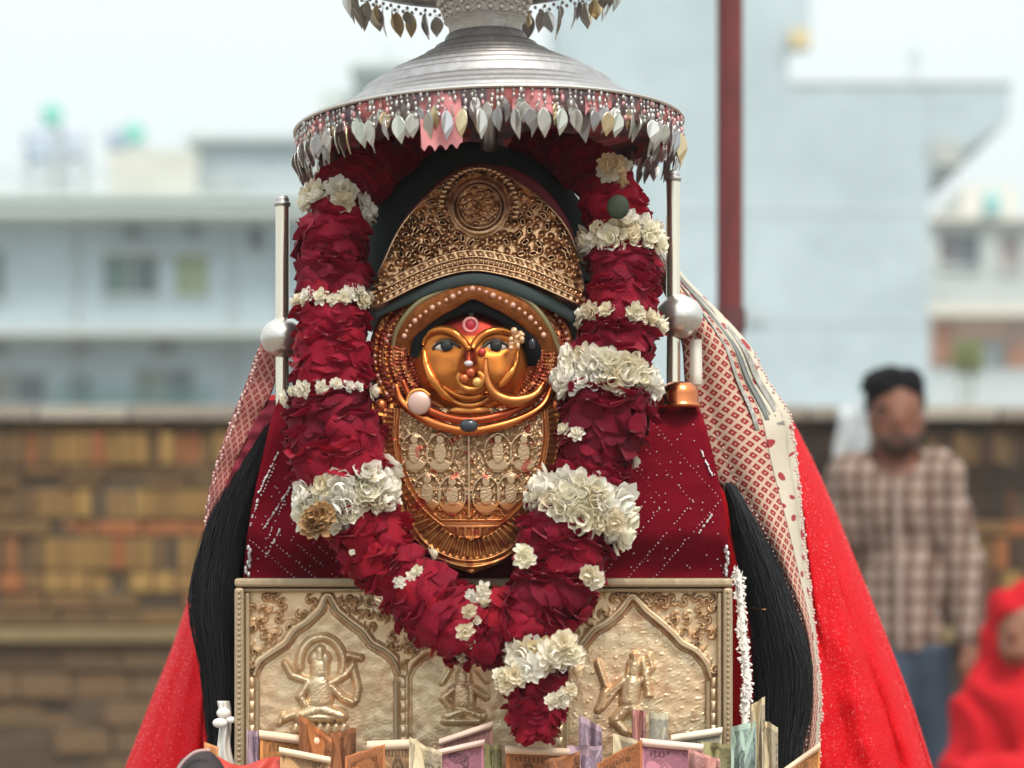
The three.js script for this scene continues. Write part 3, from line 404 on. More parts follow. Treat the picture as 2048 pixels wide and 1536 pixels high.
      if (y < 1352 && e > 13) { let b = null, bd = 1e3; for (const s of scrolls) { const q = Math.hypot(x - s[0], y - s[1]); if (q < bd) { bd = q; b = s; } } const th = Math.atan2(y - b[1], x - b[0]); h = -8 + 13 * sm(0.1, 0.75, Math.cos(th * 2 - bd * 0.42 * b[2] + b[3])) * (1 - sm(10, 15, bd)) + 8 * (1 - sm(2, 4.5, bd)); }
      else if (y >= 1352) h = -3 + 5 * Math.pow(Math.abs(Math.sin(y * 0.13)), 0.6) * (1 - sm(3, 7, Math.min(Math.abs(x - 503), Math.abs(x - 806.5), Math.abs(x - 1120), Math.abs(x - 1428))));
    }
    return h;
  };
  const pl0 = 1352;
  const base = [0.88, 0.63, 0.4], sind = [0.55, 0.17, 0.07], grey = [0.86, 0.69, 0.46];
  part('silver_plate', sheet(500, 220, (u, v) => { const x = mix(488, 1446, u), y = mix(1182, 1600, v), edge = Math.min(u, v, 1 - u) < 0.002; return [x, y, DP + 0.004 - (edge ? 0 : relief(x, y) * S)]; }, {
    thick: 0.014, back: true, color: (x, y) => { // vermilion rubbed into the panel by worshippers: streaks along the arches and patches with an outline
      let c = mix3(base, grey, sm(-0.2, 0.4, fbm(x * 0.012, y * 0.012, 2))); let e = 1e3; for (const b of bays) for (const pl of [b.lp, b.rp]) for (let i = 0; i < pl.length - 1; i++) e = Math.min(e, seg(x, y, ...pl[i], ...pl[i + 1]));
      const w = (1 - sm(4, 8, e)) * sm(-0.15, 0.12, fbm(x * 0.02, y * 0.02, 6)) * (x > 1100 ? 0.85 : 0.5), patch = sm(0.18, 0.3, fbm(x * 0.02, y * 0.02, 12)) * (x > 960 ? 0.3 : 0.16);
      return mix3(c, sind, Math.max(w, patch)); },
  }), M.plate, t);
  const bar = (x0, y0, x1, y1, f = 0) => slab(x0, y0, x1, y1, DP - 0.012 - f, 0.028 + f, 0.004);
  part('top_rail', [bar(468, 1156, 1466, 1174), bar(486, 1176, 1448, 1184, -0.006)], M.plateTrim, t); part('side_rail', [bar(468, 1175, 488, 1600), bar(490, 1185, 499, 1600, -0.006)], M.plateTrim, t); part('side_rail', [bar(1446, 1175, 1466, 1600), bar(1435, 1185, 1444, 1600, -0.006)], M.plateTrim, t);
  const rosette = []; for (let i = 0; i < 40; i++) { rosette.push(ball(478, 1184 + i * 10.5, DP - 0.012, 4, 4, 3, 6, 5)); rosette.push(ball(1456, 1184 + i * 10.5, DP - 0.012, 3, 4, 3, 6, 5)); } part('rail_beading', rosette, M.plateTrim, t, 'stuff');
  bays.forEach((b) => { if (b.a === 815) return; part('arch_moulding', [tube(b.lp.slice().reverse().concat(b.rp.slice(1)).map(([x, y]) => [x, y - 2, DP + 0.001, 3.4]), 60, 6), tube([[b.a + 6, 1362, DP + 0.004, 4], [b.a + 6, 1600, DP + 0.004, 4]], 4, 6), tube([[b.b - 6, 1362, DP + 0.004, 4], [b.b - 6, 1600, DP + 0.004, 4]], 4, 6)], M.plateTrim, t); });
  // posts with knobs
  const post = (x, top, foot, kx, ky, kr, lean) => {
    const dp = 2.938, pr = tube([[x + lean, top + 18, dp, 14], [x, foot, dp, 15]], 6, 20), p = part('post', pr, M.post, t);
    part('cap', lathe(x + lean, top + 22, dp, [[14, 0], [17, 4], [17, 8], [12, 11], [14, 14], [11, 22], [0, 25]], 24), M.silverDark, p);
    part('knob', lathe(kx, ky + kr * 0.95, dp, Array.from({ length: 15 }, (_, i) => { const a = i / 14 * Math.PI; return [Math.max(14, kr * 1.06 * Math.sin(a)) + (i % 2) * 0.8, kr * 0.95 * (1 - Math.cos(a))]; }), 32), M.silver, p);
    return p;
  };
  post(564, 392, 1560, 566, 676, 42, 1); const pr = post(1348, 342, 1560, 1357, 634, 46, -2);
  part('copper_collar', lathe(1360, 818, 2.9, [[30, 0], [42, 2], [42, 8], [36, 14], [38, 30], [34, 44], [24, 52], [14, 54]], 32), M.copper, pr);
  part('sleeve', tube([[1392, 680, 2.93, 12], [1392, 770, 2.93, 13]], 4, 14), mat([0.72, 0.68, 0.6], 0.5, 0.3), pr);
  // body and tray
  part('offering_tray', [slab(420, 1604, 1640, 1622, 2.7, 0.2, 0.004), slab(420, 1580, 1640, 1606, 2.7, 0.012, 0.003)], M.plateTrim, t);
  part('seat_box', slab(480, 1560, 1456, 1700, 2.9, 0.5, 0.01), M.wood, t);
  for (const x of [500, 1436]) for (const z of [2.92, 3.36]) { const c = P(x, 1690, 2.9), g = new RoundedBoxGeometry(0.045, c.y, 0.045, 2, 0.005); g.translate(c.x, c.y / 2, -z); part('leg', g, M.wood, t); }
  for (const x of [455, 1482]) { const c = P(x, 1650, 2.9), g = new THREE.CylinderGeometry(0.018, 0.018, 1.7, 16); g.rotateX(Math.PI / 2); g.translate(c.x, c.y - 0.02, -3.45); part('carrying_pole', g, M.wood, t); }
}
// ───────────── velvet cloth with silver thread ─────────────
{
  const t = thing('velvet_cloth', 'dark maroon velvet cloth with silver dotted chevrons behind the garland', 'cloth', P(970, 1150, 2.93));
  const xl = tab([[760, 575], [830, 545], [900, 528], [980, 510], [1060, 496], [1130, 488], [1240, 482]]), xr = tab([[740, 1350], [815, 1398], [900, 1424], [980, 1442], [1060, 1454], [1130, 1462], [1240, 1464]]);
  const dep = (x, y) => { const q = (x - 965) / 480; return 2.908 + 0.012 * q * q + 0.005 * Math.sin(x * 0.035 + y * 0.02) + 0.008 * fbm(x * 0.008, y * 0.008) - 0.03 * sm(800, 860, y) * (1 - sm(1060, 1150, y)); };
  part('velvet', sheet(70, 50, (u, v) => { const y = mix(790, 1176, v), x = mix(xl(y), xr(y), u); return [x, y, dep(x, y)]; }, { thick: 0.012, back: true }), M.velvet, t);
  const gs = [], dot = (x, y, r, st = 1) => { if (x > xl(y) + 3 && x < xr(y) - 3) gs.push(ball(x, y, dep(x, y) - 0.002, r, r * st, r, 5, 4)); };
  const line = (x0, y0, x1, y1, step, r) => { const L = Math.hypot(x1 - x0, y1 - y0), n = Math.floor(L / step); for (let i = 0; i <= n; i++) if (rnd() > 0.14) dot(mix(x0, x1, i / n) + rr(-1, 1), mix(y0, y1, i / n) + rr(-1, 1), r * rr(0.5, 1.15)); };
  seed = 5;
  for (const [vx, vy, s] of [[1330, 1005, 6], [1386, 1004, 6], [1442, 1000, 6], [1290, 1005, 9]]) { line(vx, vy, vx - 190, vy - 215, s + 3, 1.1); line(vx, vy, vx - 150, vy + 175, s + 2, 1.7); }
  for (const [vx, vy] of [[596, 1090], [548, 1086], [500, 1080], [640, 1095]]) { line(vx, vy, vx + 120, vy + 100, 8, 1.7); line(vx - 12, vy - 10, vx + 50, vy - 150, 7, 2); }
  for (const [x0, y0, x1, y1] of [[518, 985, 556, 905], [528, 1056, 580, 975], [1402, 900, 1424, 950], [1396, 1068, 1424, 1030], [532, 1112, 560, 1060], [500, 1050, 516, 1000]]) line(x0, y0, x1, y1, 4, 3);
  for (let i = 0; i < 240; i++) { const y = rr(800, 1145), x = rr(xl(y), xr(y)); if (x < 640 || x > 1200) dot(x, y, 1.5); }
  for (let y = 1095; y < 1150; y += 6) { dot(xl(y) + 8 + rr(-4, 4), y, 4, 1.6); dot(xr(y) - 8 + rr(-4, 4), y, 4, 1.6); }
  part('silver_thread', gs, mat([0.75, 0.72, 0.74], 0.35, 0.6), t, 'stuff');
}
// ───────────── black hair ─────────────
function hairLock(xl, xr, y0, y1, d0, label, n, bulge) {
  const t = thing('hair_tress', label, 'hair', P((xl(y0) + xr(y0)) / 2, y0, d0), 'black hair hanging beside the panel');
  part('hair_mass', sheet(16, 50, (u, v) => { const y = mix(y0, y1, v), a = xl(y) + 3, b = xr(y) - 3; return [mix(a, b, u), y, d0 + 0.012 - bulge * Math.sin(u * Math.PI) ** 0.7 + 0.004 * noise(u * 9, v * 4)]; }, { thick: 0.05, back: true }), M.black, t);
  const pos = [], idx = []; seed = 77;
  for (let i = 0; i < n; i++) {
    const u0 = rnd(), wob = rr(0, 9), amp = rr(2, 16), a0 = rr(0, 0.5) ** 1.5, a1 = rr(0.6, 1), r = rr(0.5, 1.1) * S, lift = rr(0, 1) ** 2 * 0.022, m = 14, st = pos.length / 3;
    for (let k = 0; k <= m; k++) { const v = mix(a0, a1, k / m), y = mix(y0, y1, v), u = cl(u0 + 0.16 * noise(v * 3, wob), -0.02, 1.02), x = mix(xl(y), xr(y), u) + amp * noise(v * 5, wob, 3), p = P(x, y, d0 + 0.008 - bulge * Math.sin(cl(u) * Math.PI) ** 0.7 - lift);
      for (let q = 0; q < 3; q++) pos.push(p.x + r * Math.cos(q * 2.1), p.y, p.z + r * Math.sin(q * 2.1));
      if (k) for (let q = 0; q < 3; q++) { const A = st + (k - 1) * 3 + q, Bq = st + (k - 1) * 3 + (q + 1) % 3; idx.push(A, Bq, A + 3, Bq, Bq + 3, A + 3); } }
  }
  part('strands', geom(pos, idx), mat([0.012, 0.011, 0.013], 0.42, 0, { specularIntensity: 0.7 }), t, 'stuff'); return t;
}
hairLock(tab([[840, 540], [880, 516], [960, 468], [1020, 430], [1100, 400], [1190, 382], [1260, 388], [1340, 404], [1420, 412], [1500, 418], [1640, 420]]), tab([[840, 552], [880, 542], [930, 524], [1020, 504], [1100, 484], [1160, 472], [1300, 470], [1500, 472], [1640, 474]]), 845, 1640, 2.945, 'long black hair hanging left of the silver panel', 800, 0.03);
const hr = hairLock(tab([[960, 1448], [1000, 1458], [1080, 1470], [1160, 1486], [1260, 1506], [1400, 1512], [1640, 1520]]), tab([[960, 1462], [1000, 1484], [1090, 1534], [1180, 1574], [1270, 1604], [1330, 1622], [1420, 1618], [1490, 1604], [1640, 1596]]), 965, 1640, 2.945, 'long black hair hanging right of the silver panel inside the brocade', 900, 0.03);
part('hair_tie', tube([[1504, 1216, 2.925, 2.2], [1530, 1219, 2.905, 2.2], [1562, 1214, 2.925, 2.2]], 12, 6), M.bronze, hr);
// ───────────── cloaks ─────────────
{
  const t = thing('red_cloak', 'bright red velvet cloak spreading down on both sides behind the palanquin', 'cloak', P(1000, 1536, 3.2));
  const ripple = texture(256, 256, (u, v) => 0.5 + 0.5 * (rnd() - 0.5) + 0.2 * fbm(u * 20, v * 20), false);
  seed = 33; const speckA = new Float32Array(256 * 256); for (let i = 0; i < 2300; i++) { const x = Math.floor(rnd() * 256), y = Math.floor(rnd() * 256), q = rr(0.3, 1); for (const [a, b] of [[0, 0], [1, 0], [0, 1], [1, 1]]) speckA[((y + b) % 256) * 256 + (x + a) % 256] = q; }
  const speckT = texture(256, 256, (u, v) => mix3([0.8 + 0.2 * rnd(), 0.06, 0.11], [0.98, 0.4, 0.42], 0.75 * speckA[Math.floor(v * 256) * 256 + Math.floor(u * 256)]));
  const redM = mat([0.72, 0.72, 0.72], 0.85, 0, { map: rep(speckT, 6, 6), specularIntensity: 0.25, sheen: 0.5, sheenColor: new THREE.Color(0.8, 0.12, 0.16), sheenRoughness: 0.3, bumpMap: rep(ripple, 9, 9), bumpScale: 0.0012 });
  const right = tab([[700, 1490], [780, 1546], [800, 1562], [900, 1616], [1000, 1662], [1100, 1703], [1200, 1744], [1300, 1784], [1400, 1822], [1536, 1866], [1720, 1925]]), left = tab([[700, 560], [860, 500], [1000, 455], [1100, 416], [1190, 380], [1300, 342], [1400, 302], [1536, 250], [1720, 180]]);
  const inR = tab([[700, 1440], [800, 1530], [900, 1560], [1200, 1590], [1720, 1585]]), inL = tab([[700, 600], [860, 540], [1000, 500], [1200, 440], [1400, 460], [1720, 470]]);
  const flank = (inn, out, sgn, s) => sheet(110, 80, (u, v) => { const y = mix(790, 1720, v), a = u * Math.PI * 0.62, w = out(y) - inn(y), f = Math.sin(a) / 1; const fq = Math.sin(u * 13 + 4 * noise(v * 1.6, s) + 1.5 * v), fold = (0.026 * (1 - Math.abs(fq) ** 0.7) + 0.008 * Math.sin(u * 31 + 5 * noise(v * 2.4, s + 3))) * sm(0, 0.12, u) * (0.45 + 0.8 * v); return [inn(y) + w * Math.min(1, f) * 1 + (u < 0.8 ? sgn * (fold - 0.012) * 200 * Math.cos(a) : 0), y, 3.02 + 0.34 * (1 - Math.cos(a)) + fold + 0.006 * noise(u * 8, v * 14, s)]; }, { thick: 0.01 });
  part('right_flank', flank(inR, right, 1, 4), redM, t); part('left_flank', flank(inL, left, -1, 9), redM, t);
  part('back_panel', sheet(30, 30, (u, v) => { const y = mix(860, 1720, v), dd = 3.02 + 0.34 * (1 - Math.cos(Math.PI * 0.62)); return [mix(inL(y) + (left(y) - inL(y)) * Math.sin(Math.PI * 0.62), inR(y) + (right(y) - inR(y)) * Math.sin(Math.PI * 0.62), u), y, dd - 0.004 + 0.02 * Math.sin(u * 30)]; }, { thick: 0.01 }), redM, t);
  // little sequins scattered on the velvet, denser toward the hems
  const gs = []; seed = 12; for (const [inn, out, sgn] of [[inR, right, 1], [inL, left, -1]]) for (let i = 0; i < 1100; i++) { const y = rr(800, 1640), u = sgn > 0 ? (rnd() < 0.6 ? rr(0.05, 0.35) : rr(0.6, 0.78)) : rr(0.3, 0.78), a = u * Math.PI * 0.62, x = inn(y) + (out(y) - inn(y)) * Math.sin(a) + rr(-3, 3), r = rr(0.5, 1.15); gs.push(ball(x, y, 3.02 + 0.34 * (1 - Math.cos(a)) - 0.012, r, r, 0.6, 5, 4)); }
  part('sequins', gs, mat([0.75, 0.25, 0.27], 0.6, 0.1), t, 'stuff');
}
{
  const t = thing('brocade_shawl', 'cream and red lattice brocade shawl with cream border draped over the back', 'shawl', P(1000, 1000, 3.05));
  const cream = [0.8, 0.72, 0.63], redd = [0.5, 0.06, 0.1];
  const lat = texture(512, 512, (u, v) => { const a = (u + v) * 8, b = (u - v) * 8, fa = Math.abs(a - Math.round(a)), fb = Math.abs(b - Math.round(b)); const thr = 0.05 * fbm(u * 40, v * 40), net = Math.min(fa, fb) < 0.17 + thr, flower = fa > 0.42 && fb > 0.42; return net || flower ? mix3(cream, [0.7, 0.55, 0.48], rnd()) : mix3(redd, [0.6, 0.1, 0.14], rnd()); });
  const bord = texture(512, 512, (u, v) => { const w = 0.5 * fbm(u * 6, v * 6), m = Math.sin(u * 31 + 6 * noise(u * 4, v * 4)) * Math.sin(v * 37 + 6 * noise(v * 4, u * 4, 5)); let c = mix3([0.76, 0.72, 0.66], [0.84, 0.8, 0.74], 0.5 + w); if (m > 0.72) c = [0.62, 0.16, 0.2]; return c; });
  const latM = mat([1, 1, 1], 0.75, 0, { map: rep(lat, 8.5, 8.5), bumpMap: rep(tNoise, 60, 60), bumpScale: 0.0006 }), bordM = mat([0.92, 0.9, 0.86], 0.75, 0, { map: rep(bord, 4, 4), bumpMap: rep(tNoise, 60, 60), bumpScale: 0.0006 }), stripe = mat([0.16, 0.165, 0.16], 0.8), grey = mat([0.5, 0.49, 0.46], 0.8, 0, { map: rep(tStone, 9, 9) });
  const inner = tab([[430, 1235], [560, 1330], [680, 1392], [760, 1408], [830, 1424], [900, 1446], [960, 1472], [1050, 1520], [1150, 1566], [1230, 1600], [1300, 1616], [1400, 1622], [1480, 1614], [1540, 1606], [1660, 1600]]);
  const outer = tab([[430, 1284], [500, 1328], [560, 1376], [620, 1436], [660, 1474], [700, 1506], [760, 1536], [830, 1580], [900, 1592], [1050, 1608], [1150, 1618], [1300, 1636], [1400, 1644], [1500, 1640], [1660, 1634]]);
  const rib = (f0, f1, off, n = 16) => sheet(n, 90, (u, v) => { const y = mix(430, 1660, v), q = mix(f0, f1, u), x = mix(inner(y), outer(y), q); return [x, y, 2.955 + 0.075 * q * q - 0.02 * Math.sin(Math.max(q, 0) * 3) + 0.004 * Math.sin(v * 40 + q * 5) * q - off]; }, { thick: 0.006, uvfn: (u, v, p, q0) => [mix(f0, f1, u) * 0.075, p.y * 1.05] });
  part('lattice_panel', rib(-0.3, 0.62, 0, 22), latM, t); part('border', rib(0.62, 1, 0), bordM, t); 
  const shortRib = (f0, f1, y0, y1, m, nm) => part(nm, sheet(6, 40, (u, v) => { const y = mix(y0, y1, v), q = mix(f0, f1, u), x = mix(inner(y), outer(y), q); return [x, y, 2.952 + 0.075 * q * q - 0.02 * Math.sin(q * 3)]; }, { thick: 0.004 }), m, t);
  shortRib(0.5, 0.56, 500, 860, grey, 'woven_stripe'); shortRib(0.66, 0.72, 470, 840, stripe, 'woven_stripe'); shortRib(0.8, 0.9, 470, 850, grey, 'woven_stripe'); shortRib(0.73, 0.755, 520, 830, grey, 'woven_stripe');
  const oL = tab([[640, 552], [690, 520], [760, 494], [830, 466], [900, 440], [1000, 414], [1060, 410], [1100, 430]]), iL = tab([[640, 600], [780, 580], [860, 532], [950, 482], [1050, 438], [1100, 434]]);
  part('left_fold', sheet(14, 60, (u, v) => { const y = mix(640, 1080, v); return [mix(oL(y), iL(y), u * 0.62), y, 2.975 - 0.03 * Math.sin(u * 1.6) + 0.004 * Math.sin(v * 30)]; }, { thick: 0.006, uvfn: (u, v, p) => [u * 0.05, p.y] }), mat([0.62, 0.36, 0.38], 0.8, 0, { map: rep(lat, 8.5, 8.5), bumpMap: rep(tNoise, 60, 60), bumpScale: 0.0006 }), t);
  part('maroon_hem', sheet(8, 60, (u, v) => { const y = mix(800, 1090, v); return [mix(oL(y), iL(y), 0.6 + 0.42 * u), y, 2.944 + 0.002 * Math.sin(v * 50)]; }, { thick: 0.006 }), mat([0.2, 0.008, 0.025], 0.85), t);
  const bd = []; seed = 9; for (let y = 700; y < 1090; y += 7) { bd.push(ball(oL(y) + rr(0, 10), y, 2.965, rr(2, 5), rr(2, 5), 2.5, 5, 4)); } for (let y = 700; y < 1640; y += 6.5) bd.push(ball(outer(y) + rr(-6, 2), y, 2.995, rr(2, 4.5), rr(2, 4.5), 2.5, 5, 4)); for (let y = 860; y < 1640; y += 9) bd.push(ball(inner(y) + rr(-1, 3), y, 2.952, rr(1.5, 3), rr(1.5, 3), 2, 5, 4));
  part('fringe', bd, mat([0.62, 0.42, 0.4], 0.8), t, 'stuff');
}
// ───────────── dark cloth wrap behind the crown, idol core ─────────────
{
  const t = thing('cloth_wrap', 'dark grey-green cloth wrapped round behind the gold crown', 'cloth', P(960, 600, 2.95));
  const c = P(955, 545, 2.985); const g = new THREE.SphereGeometry(1, 48, 32); const p = g.attributes.position;
  for (let i = 0; i < p.count; i++) { const x = p.getX(i), y = p.getY(i), z = p.getZ(i), f = 1 + 0.02 * Math.sin(y * 9 + x * 4) * sm(-0.2, 0.6, y) + 0.012 * noise(x * 4, y * 4, z * 4); p.setXYZ(i, c.x + x * 246 * S * f, c.y + y * 262 * S * f, c.z + z * 0.12 * f); }
  g.computeVertexNormals(); part('cloth', g, M.darkCloth, t);
  const core = thing('bolster', 'dark padded bolster hidden beneath the velvet carrying the mask', 'bolster', P(965, 1550, 3.05)); const b = new THREE.CapsuleGeometry(0.11, 0.32, 8, 24); const q = P(960, 1130, 3.06); b.scale(1.5, 1.2, 0.8); b.translate(q.x, q.y, q.z); part('padding', b, M.darkCloth, core);
}
// EOF-C
// ───────────── golden mask with crown, hood and breastplates ─────────────
{
  const DM = 2.845, t = thing('golden_mask', 'golden idol mask with domed filigree crown, nose ring and breastplate', 'idol mask', P(945, 1140, DM));
  const D = (h) => DM - h * S;
  // crown
  const yt = tab([[738, 596], [748, 565], [765, 525], [800, 452], [850, 392], [900, 350], [930, 335], [960, 330], [990, 335], [1030, 356], [1090, 400], [1135, 454], [1158, 512], [1166, 560], [1172, 598]]), yb = tab([[738, 620], [780, 600], [830, 575], [890, 552], [945, 542], [1000, 549], [1060, 566], [1120, 592], [1172, 616]]);
  const dome = (x, y) => 92 * Math.sqrt(Math.max(0, 1 - ((x - 955) / 224) ** 2)) - 0.16 * (610 - y) - 0.0009 * Math.max(0, 520 - y) ** 2 + 8;
  seed = 101; const sc = []; for (let i = 0; i < 9000 && sc.length < 620; i++) { const x = rr(745, 1165), y = rr(340, 560); if (sc.every((s) => Math.hypot(s[0] - x, s[1] - y) > 12.6)) sc.push([x, y, rnd() < 0.5 ? 1 : -1, rr(0, 6.28), rr(7.5, 11)]); }
  const filigree = (x, y) => {
    const q = Math.hypot(x - 958, (y - 412)), top = y - yt(x), bot = yb(x) - y;
    if (bot < 44) { if (bot < 4) return 5; if (bot < 11) return -2 + 4 * Math.abs(Math.sin(x * 0.24)); if (bot < 15) return 4; if (bot < 27) return -3; if (bot < 31) return 3; if (bot < 40) return -2 + 5 * Math.pow(Math.abs(Math.sin((x + bot * 0.6) * 0.16)), 2); return 3; }
    if (top < 7) return 4 * sm(0, 3, top) - 1;
    if (q < 60) { const th = Math.atan2(y - 412, x - 958); if (q > 56) return -4; if (q > 49) return 7; if (q > 46) return -4; if (q > 41) return 5; if (q > 38) return -4; return -5 + 10 * sm(0.1, 0.6, Math.cos(th * 7 + 0.4) * Math.cos(q * 0.36 - 0.4)) + 8 * (1 - sm(3, 8, q)) + 4 * sm(0.2, 0.5, noise(x * 0.2, y * 0.2, 7)); }
    if (q < 64) return -4;
    let b = null, bd = 1e3; for (const s of sc) { const dx = x - s[0], dy = y - s[1]; if (dx > 18 || dx < -18) continue; const e = dx * dx + dy * dy; if (e < bd) { bd = e; b = s; } }
    if (!b) return -6; bd = Math.sqrt(bd);
    if (b[2] > 0) return -7 + 13 * Math.sqrt(Math.max(0, 1 - (bd / 6.2) ** 2));
    const th = Math.atan2(y - b[1], x - b[0]); return -7 + 13 * (1 - sm(1.6, 3.2, Math.abs(bd - 5.2 - 1.6 * Math.cos(th * 2 + b[3]))));
  };
  part('crown', sheet(330, 200, (u, v) => { const x = mix(738, 1172, u), a = yt(x), b = yb(x), y = mix(a, b, v); return [x, y, D(dome(x, y) + (u > 0.002 && u < 0.998 ? filigree(x, y) * 1.0 : 0))]; }, { thick: 0.03, back: true }), M.crownGold, t);
  const beads = []; for (let i = 0; i <= 26; i++) { const a = mix(-2.9, 0.55, i / 26) - 0.25, x = 958 + 75 * Math.cos(a), y = 412 + 75 * Math.sin(a); if (y > yt(x) + 6) beads.push(ball(x, y, D(dome(x, y) + 2), 6.8, 5.2, 6, 8, 6)); }
  for (let x = 752; x < 1162; x += 10.5) beads.push(ball(x, yb(x) - 21, D(dome(x, yb(x) - 21) + 0), 4.6, 4.6, 4.6, 7, 5)); part('crown_beading', beads, M.crownGold, t, 'stuff');
  // maroon backing that shows past the crown's right edge
  part('crown_backing', sheet(30, 20, (u, v) => { const x = mix(760, 1182, u), y = mix(yt(x) - 3 - (x > 985 ? 20 * Math.sin(cl((x - 985) / 190) * Math.PI) ** 0.8 : 0), 560, v); return [x, y, D(dome(x, 590) * 0.55 - 0.22 * (600 - y)) + 0.012]; }, { thick: 0.012 }), mat([0.16, 0.01, 0.02], 0.7), t);
  // hood: the ringed plate that frames the face
  const EC = [945, 712]; const hoodH = (x, y) => { const r = Math.hypot((x - EC[0]) / 208, (y - EC[1]) / 168); return [r, 44 * Math.sqrt(Math.max(0, 1 - r * r * 0.94)) + 4]; };
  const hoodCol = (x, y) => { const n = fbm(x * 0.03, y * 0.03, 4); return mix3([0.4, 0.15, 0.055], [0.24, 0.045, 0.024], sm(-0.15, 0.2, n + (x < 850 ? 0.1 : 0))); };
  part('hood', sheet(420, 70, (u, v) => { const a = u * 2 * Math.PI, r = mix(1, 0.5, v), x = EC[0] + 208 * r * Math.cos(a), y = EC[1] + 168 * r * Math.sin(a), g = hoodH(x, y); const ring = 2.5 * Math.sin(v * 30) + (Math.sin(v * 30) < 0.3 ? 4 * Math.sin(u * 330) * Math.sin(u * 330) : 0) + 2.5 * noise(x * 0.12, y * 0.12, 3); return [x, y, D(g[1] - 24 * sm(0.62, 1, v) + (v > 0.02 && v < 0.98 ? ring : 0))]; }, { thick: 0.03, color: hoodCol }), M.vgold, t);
  const studs = [], stud2 = []; seed = 3; for (let i = 0; i < 150; i++) { const a = i / 150 * 2 * Math.PI, r = i % 2 ? 0.94 : 0.84, x = EC[0] + 208 * r * Math.cos(a), y = EC[1] + 168 * r * Math.sin(a); if (y > 590) (rnd() < 0.4 ? stud2 : studs).push(ball(x, y, D(hoodH(x, y)[1] + 3), 4, 4, 4, 6, 5)); }
  part('hood_studs', studs, M.gold, t, 'stuff'); part('pink_studs', stud2, mat([0.6, 0.3, 0.26], 0.3, 0.3), t, 'stuff');
  // dark cloth gap, then the golden brow arch with beads
  part('dark_band', tube([[752, 630, D(36), 6], [830, 592, D(66), 10], [890, 568, D(84), 11], [945, 558, D(90), 11], [1000, 566, D(86), 13], [1060, 588, D(74), 13], [1110, 612, D(54), 12], [1152, 638, D(34), 10]], 40, 10, false, 0.5), mat([0.03, 0.045, 0.045], 0.75), t);
  const archPts = [[804, 706, D(34), 18], [812, 666, D(50), 21], [846, 630, D(70), 22], [896, 600, D(84), 21], [945, 579, D(90), 19], [996, 597, D(86), 21], [1044, 624, D(74), 22], [1082, 662, D(54), 22], [1100, 714, D(34), 18]];
  part('brow_arch', tube(archPts.map(([x, y, d, q]) => [x, y, d + 0.004, q]), 60, 12, false, 0.3), mat([0.42, 0.14, 0.04], 0.42, 0.85, { map: rep(tTarnish, 1, 3) }), t);
  part('arch_rim', tube(archPts.map(([x, y, d, r]) => [945 + (x - 945) * 1.13, y - 21 + (Math.abs(x - 945) > 110 ? 14 : 0), d + 0.004, 6]), 60, 8), mat([0.36, 0.3, 0.16], 0.4, 0.8), t);
  const c2 = new THREE.CatmullRomCurve3(archPts.map((p) => P(p[0], p[1], p[2] + 0.0005))), ab = []; for (let i = 3; i < 28; i++) { const p = c2.getPoint(i / 30), g = new THREE.SphereGeometry((i % 3 ? 4 : 6) * S, 8, 6); g.translate(p.x, p.y + 0.001, p.z); ab.push(g); } part('arch_beads', ab, mat([0.72, 0.4, 0.3], 0.35, 0.3), t, 'stuff');
  part('hairline', tube([[832, 712, D(30), 12], [842, 668, D(44), 13], [880, 634, D(58), 13], [945, 612, D(66), 13], [1010, 636, D(60), 13], [1052, 670, D(46), 15], [1068, 704, D(34), 17], [1066, 730, D(26), 10]], 40, 10, false, 0.7), M.black, t);
  // face
  const FC = [943, 722]; const nose = (x, y) => { const w = 9 + 9 * sm(690, 744, y); return 26 * Math.exp(-(((x - 937) / w) ** 2)) * sm(672, 736, y) * (1 - sm(742, 756, y)); };
  const faceH = (x, y) => { const r2 = ((x - FC[0]) / 116) ** 2 + ((y - FC[1]) / 118) ** 2; let h = 62 * Math.sqrt(Math.max(0, 1 - r2)) + 12; h += nose(x, y); for (const e of [893, 988]) h -= 10 * Math.exp(-(((x - e) / 27) ** 2) - ((y - 692) / 13) ** 2); for (const e of [878, 1004]) h += 7 * Math.exp(-(((x - e) / 24) ** 2) - ((y - 752) / 24) ** 2); h += 8 * Math.exp(-(((x - 938) / 30) ** 2) - ((y - 816) / 14) ** 2); h += 6 * Math.exp(-(((x - 938) / 26) ** 2) - ((y - 788) / 6) ** 2); return h; };
  const faceCol = (x, y) => { const g0 = [0.46, 0.145, 0.026], ver = [0.2, 0.016, 0.009], edge = 6 * noise(x * 0.06, y * 0.06); let w = 1 - sm(668, 674, y + edge + 0.0012 * (x - 943) ** 2); w = Math.max(w, (1 - sm(12, 16, Math.hypot((x - 940), (y - 712) * 0.5) + edge)) * 0.85); const stain = sm(0.12, 0.24, fbm(x * 0.03, y * 0.03, 8)); return mix3(mix3(g0, [0.36, 0.1, 0.025], stain * 0.6), ver, w); };
  part('face', sheet(90, 96, (u, v) => { const y = mix(606, 838, v), w = 116 * Math.sqrt(Math.max(0.02, 1 - ((y - FC[1]) / 119) ** 2)), x = FC[0] + w * (u * 2 - 1); return [x, y, D(faceH(x, y))]; }, { thick: 0.03, color: faceCol }), M.vgold, t);
  for (const [e, pts] of [[893, [[846, 690, 3], [852, 672, 7], [872, 661, 9], [900, 663, 10], [922, 678, 9], [940, 700, 6]]], [988, [[944, 700, 6], [952, 684, 8], [970, 668, 8], [994, 661, 8], [1020, 666, 7], [1040, 684, 3]]]]) {
    part('eyebrow', tube(pts.map(([x, y, r]) => [x, y, D(faceH(x, y) + 4), r]), 30, 10), M.goldShine, t);
    const ex = e === 893 ? 892 : 990; part('eye', ball(ex, 692, D(faceH(ex, 692) - 1), 25, 11.5, 9, 20, 12), mat([0.6, 0.56, 0.54], 0.35), t);
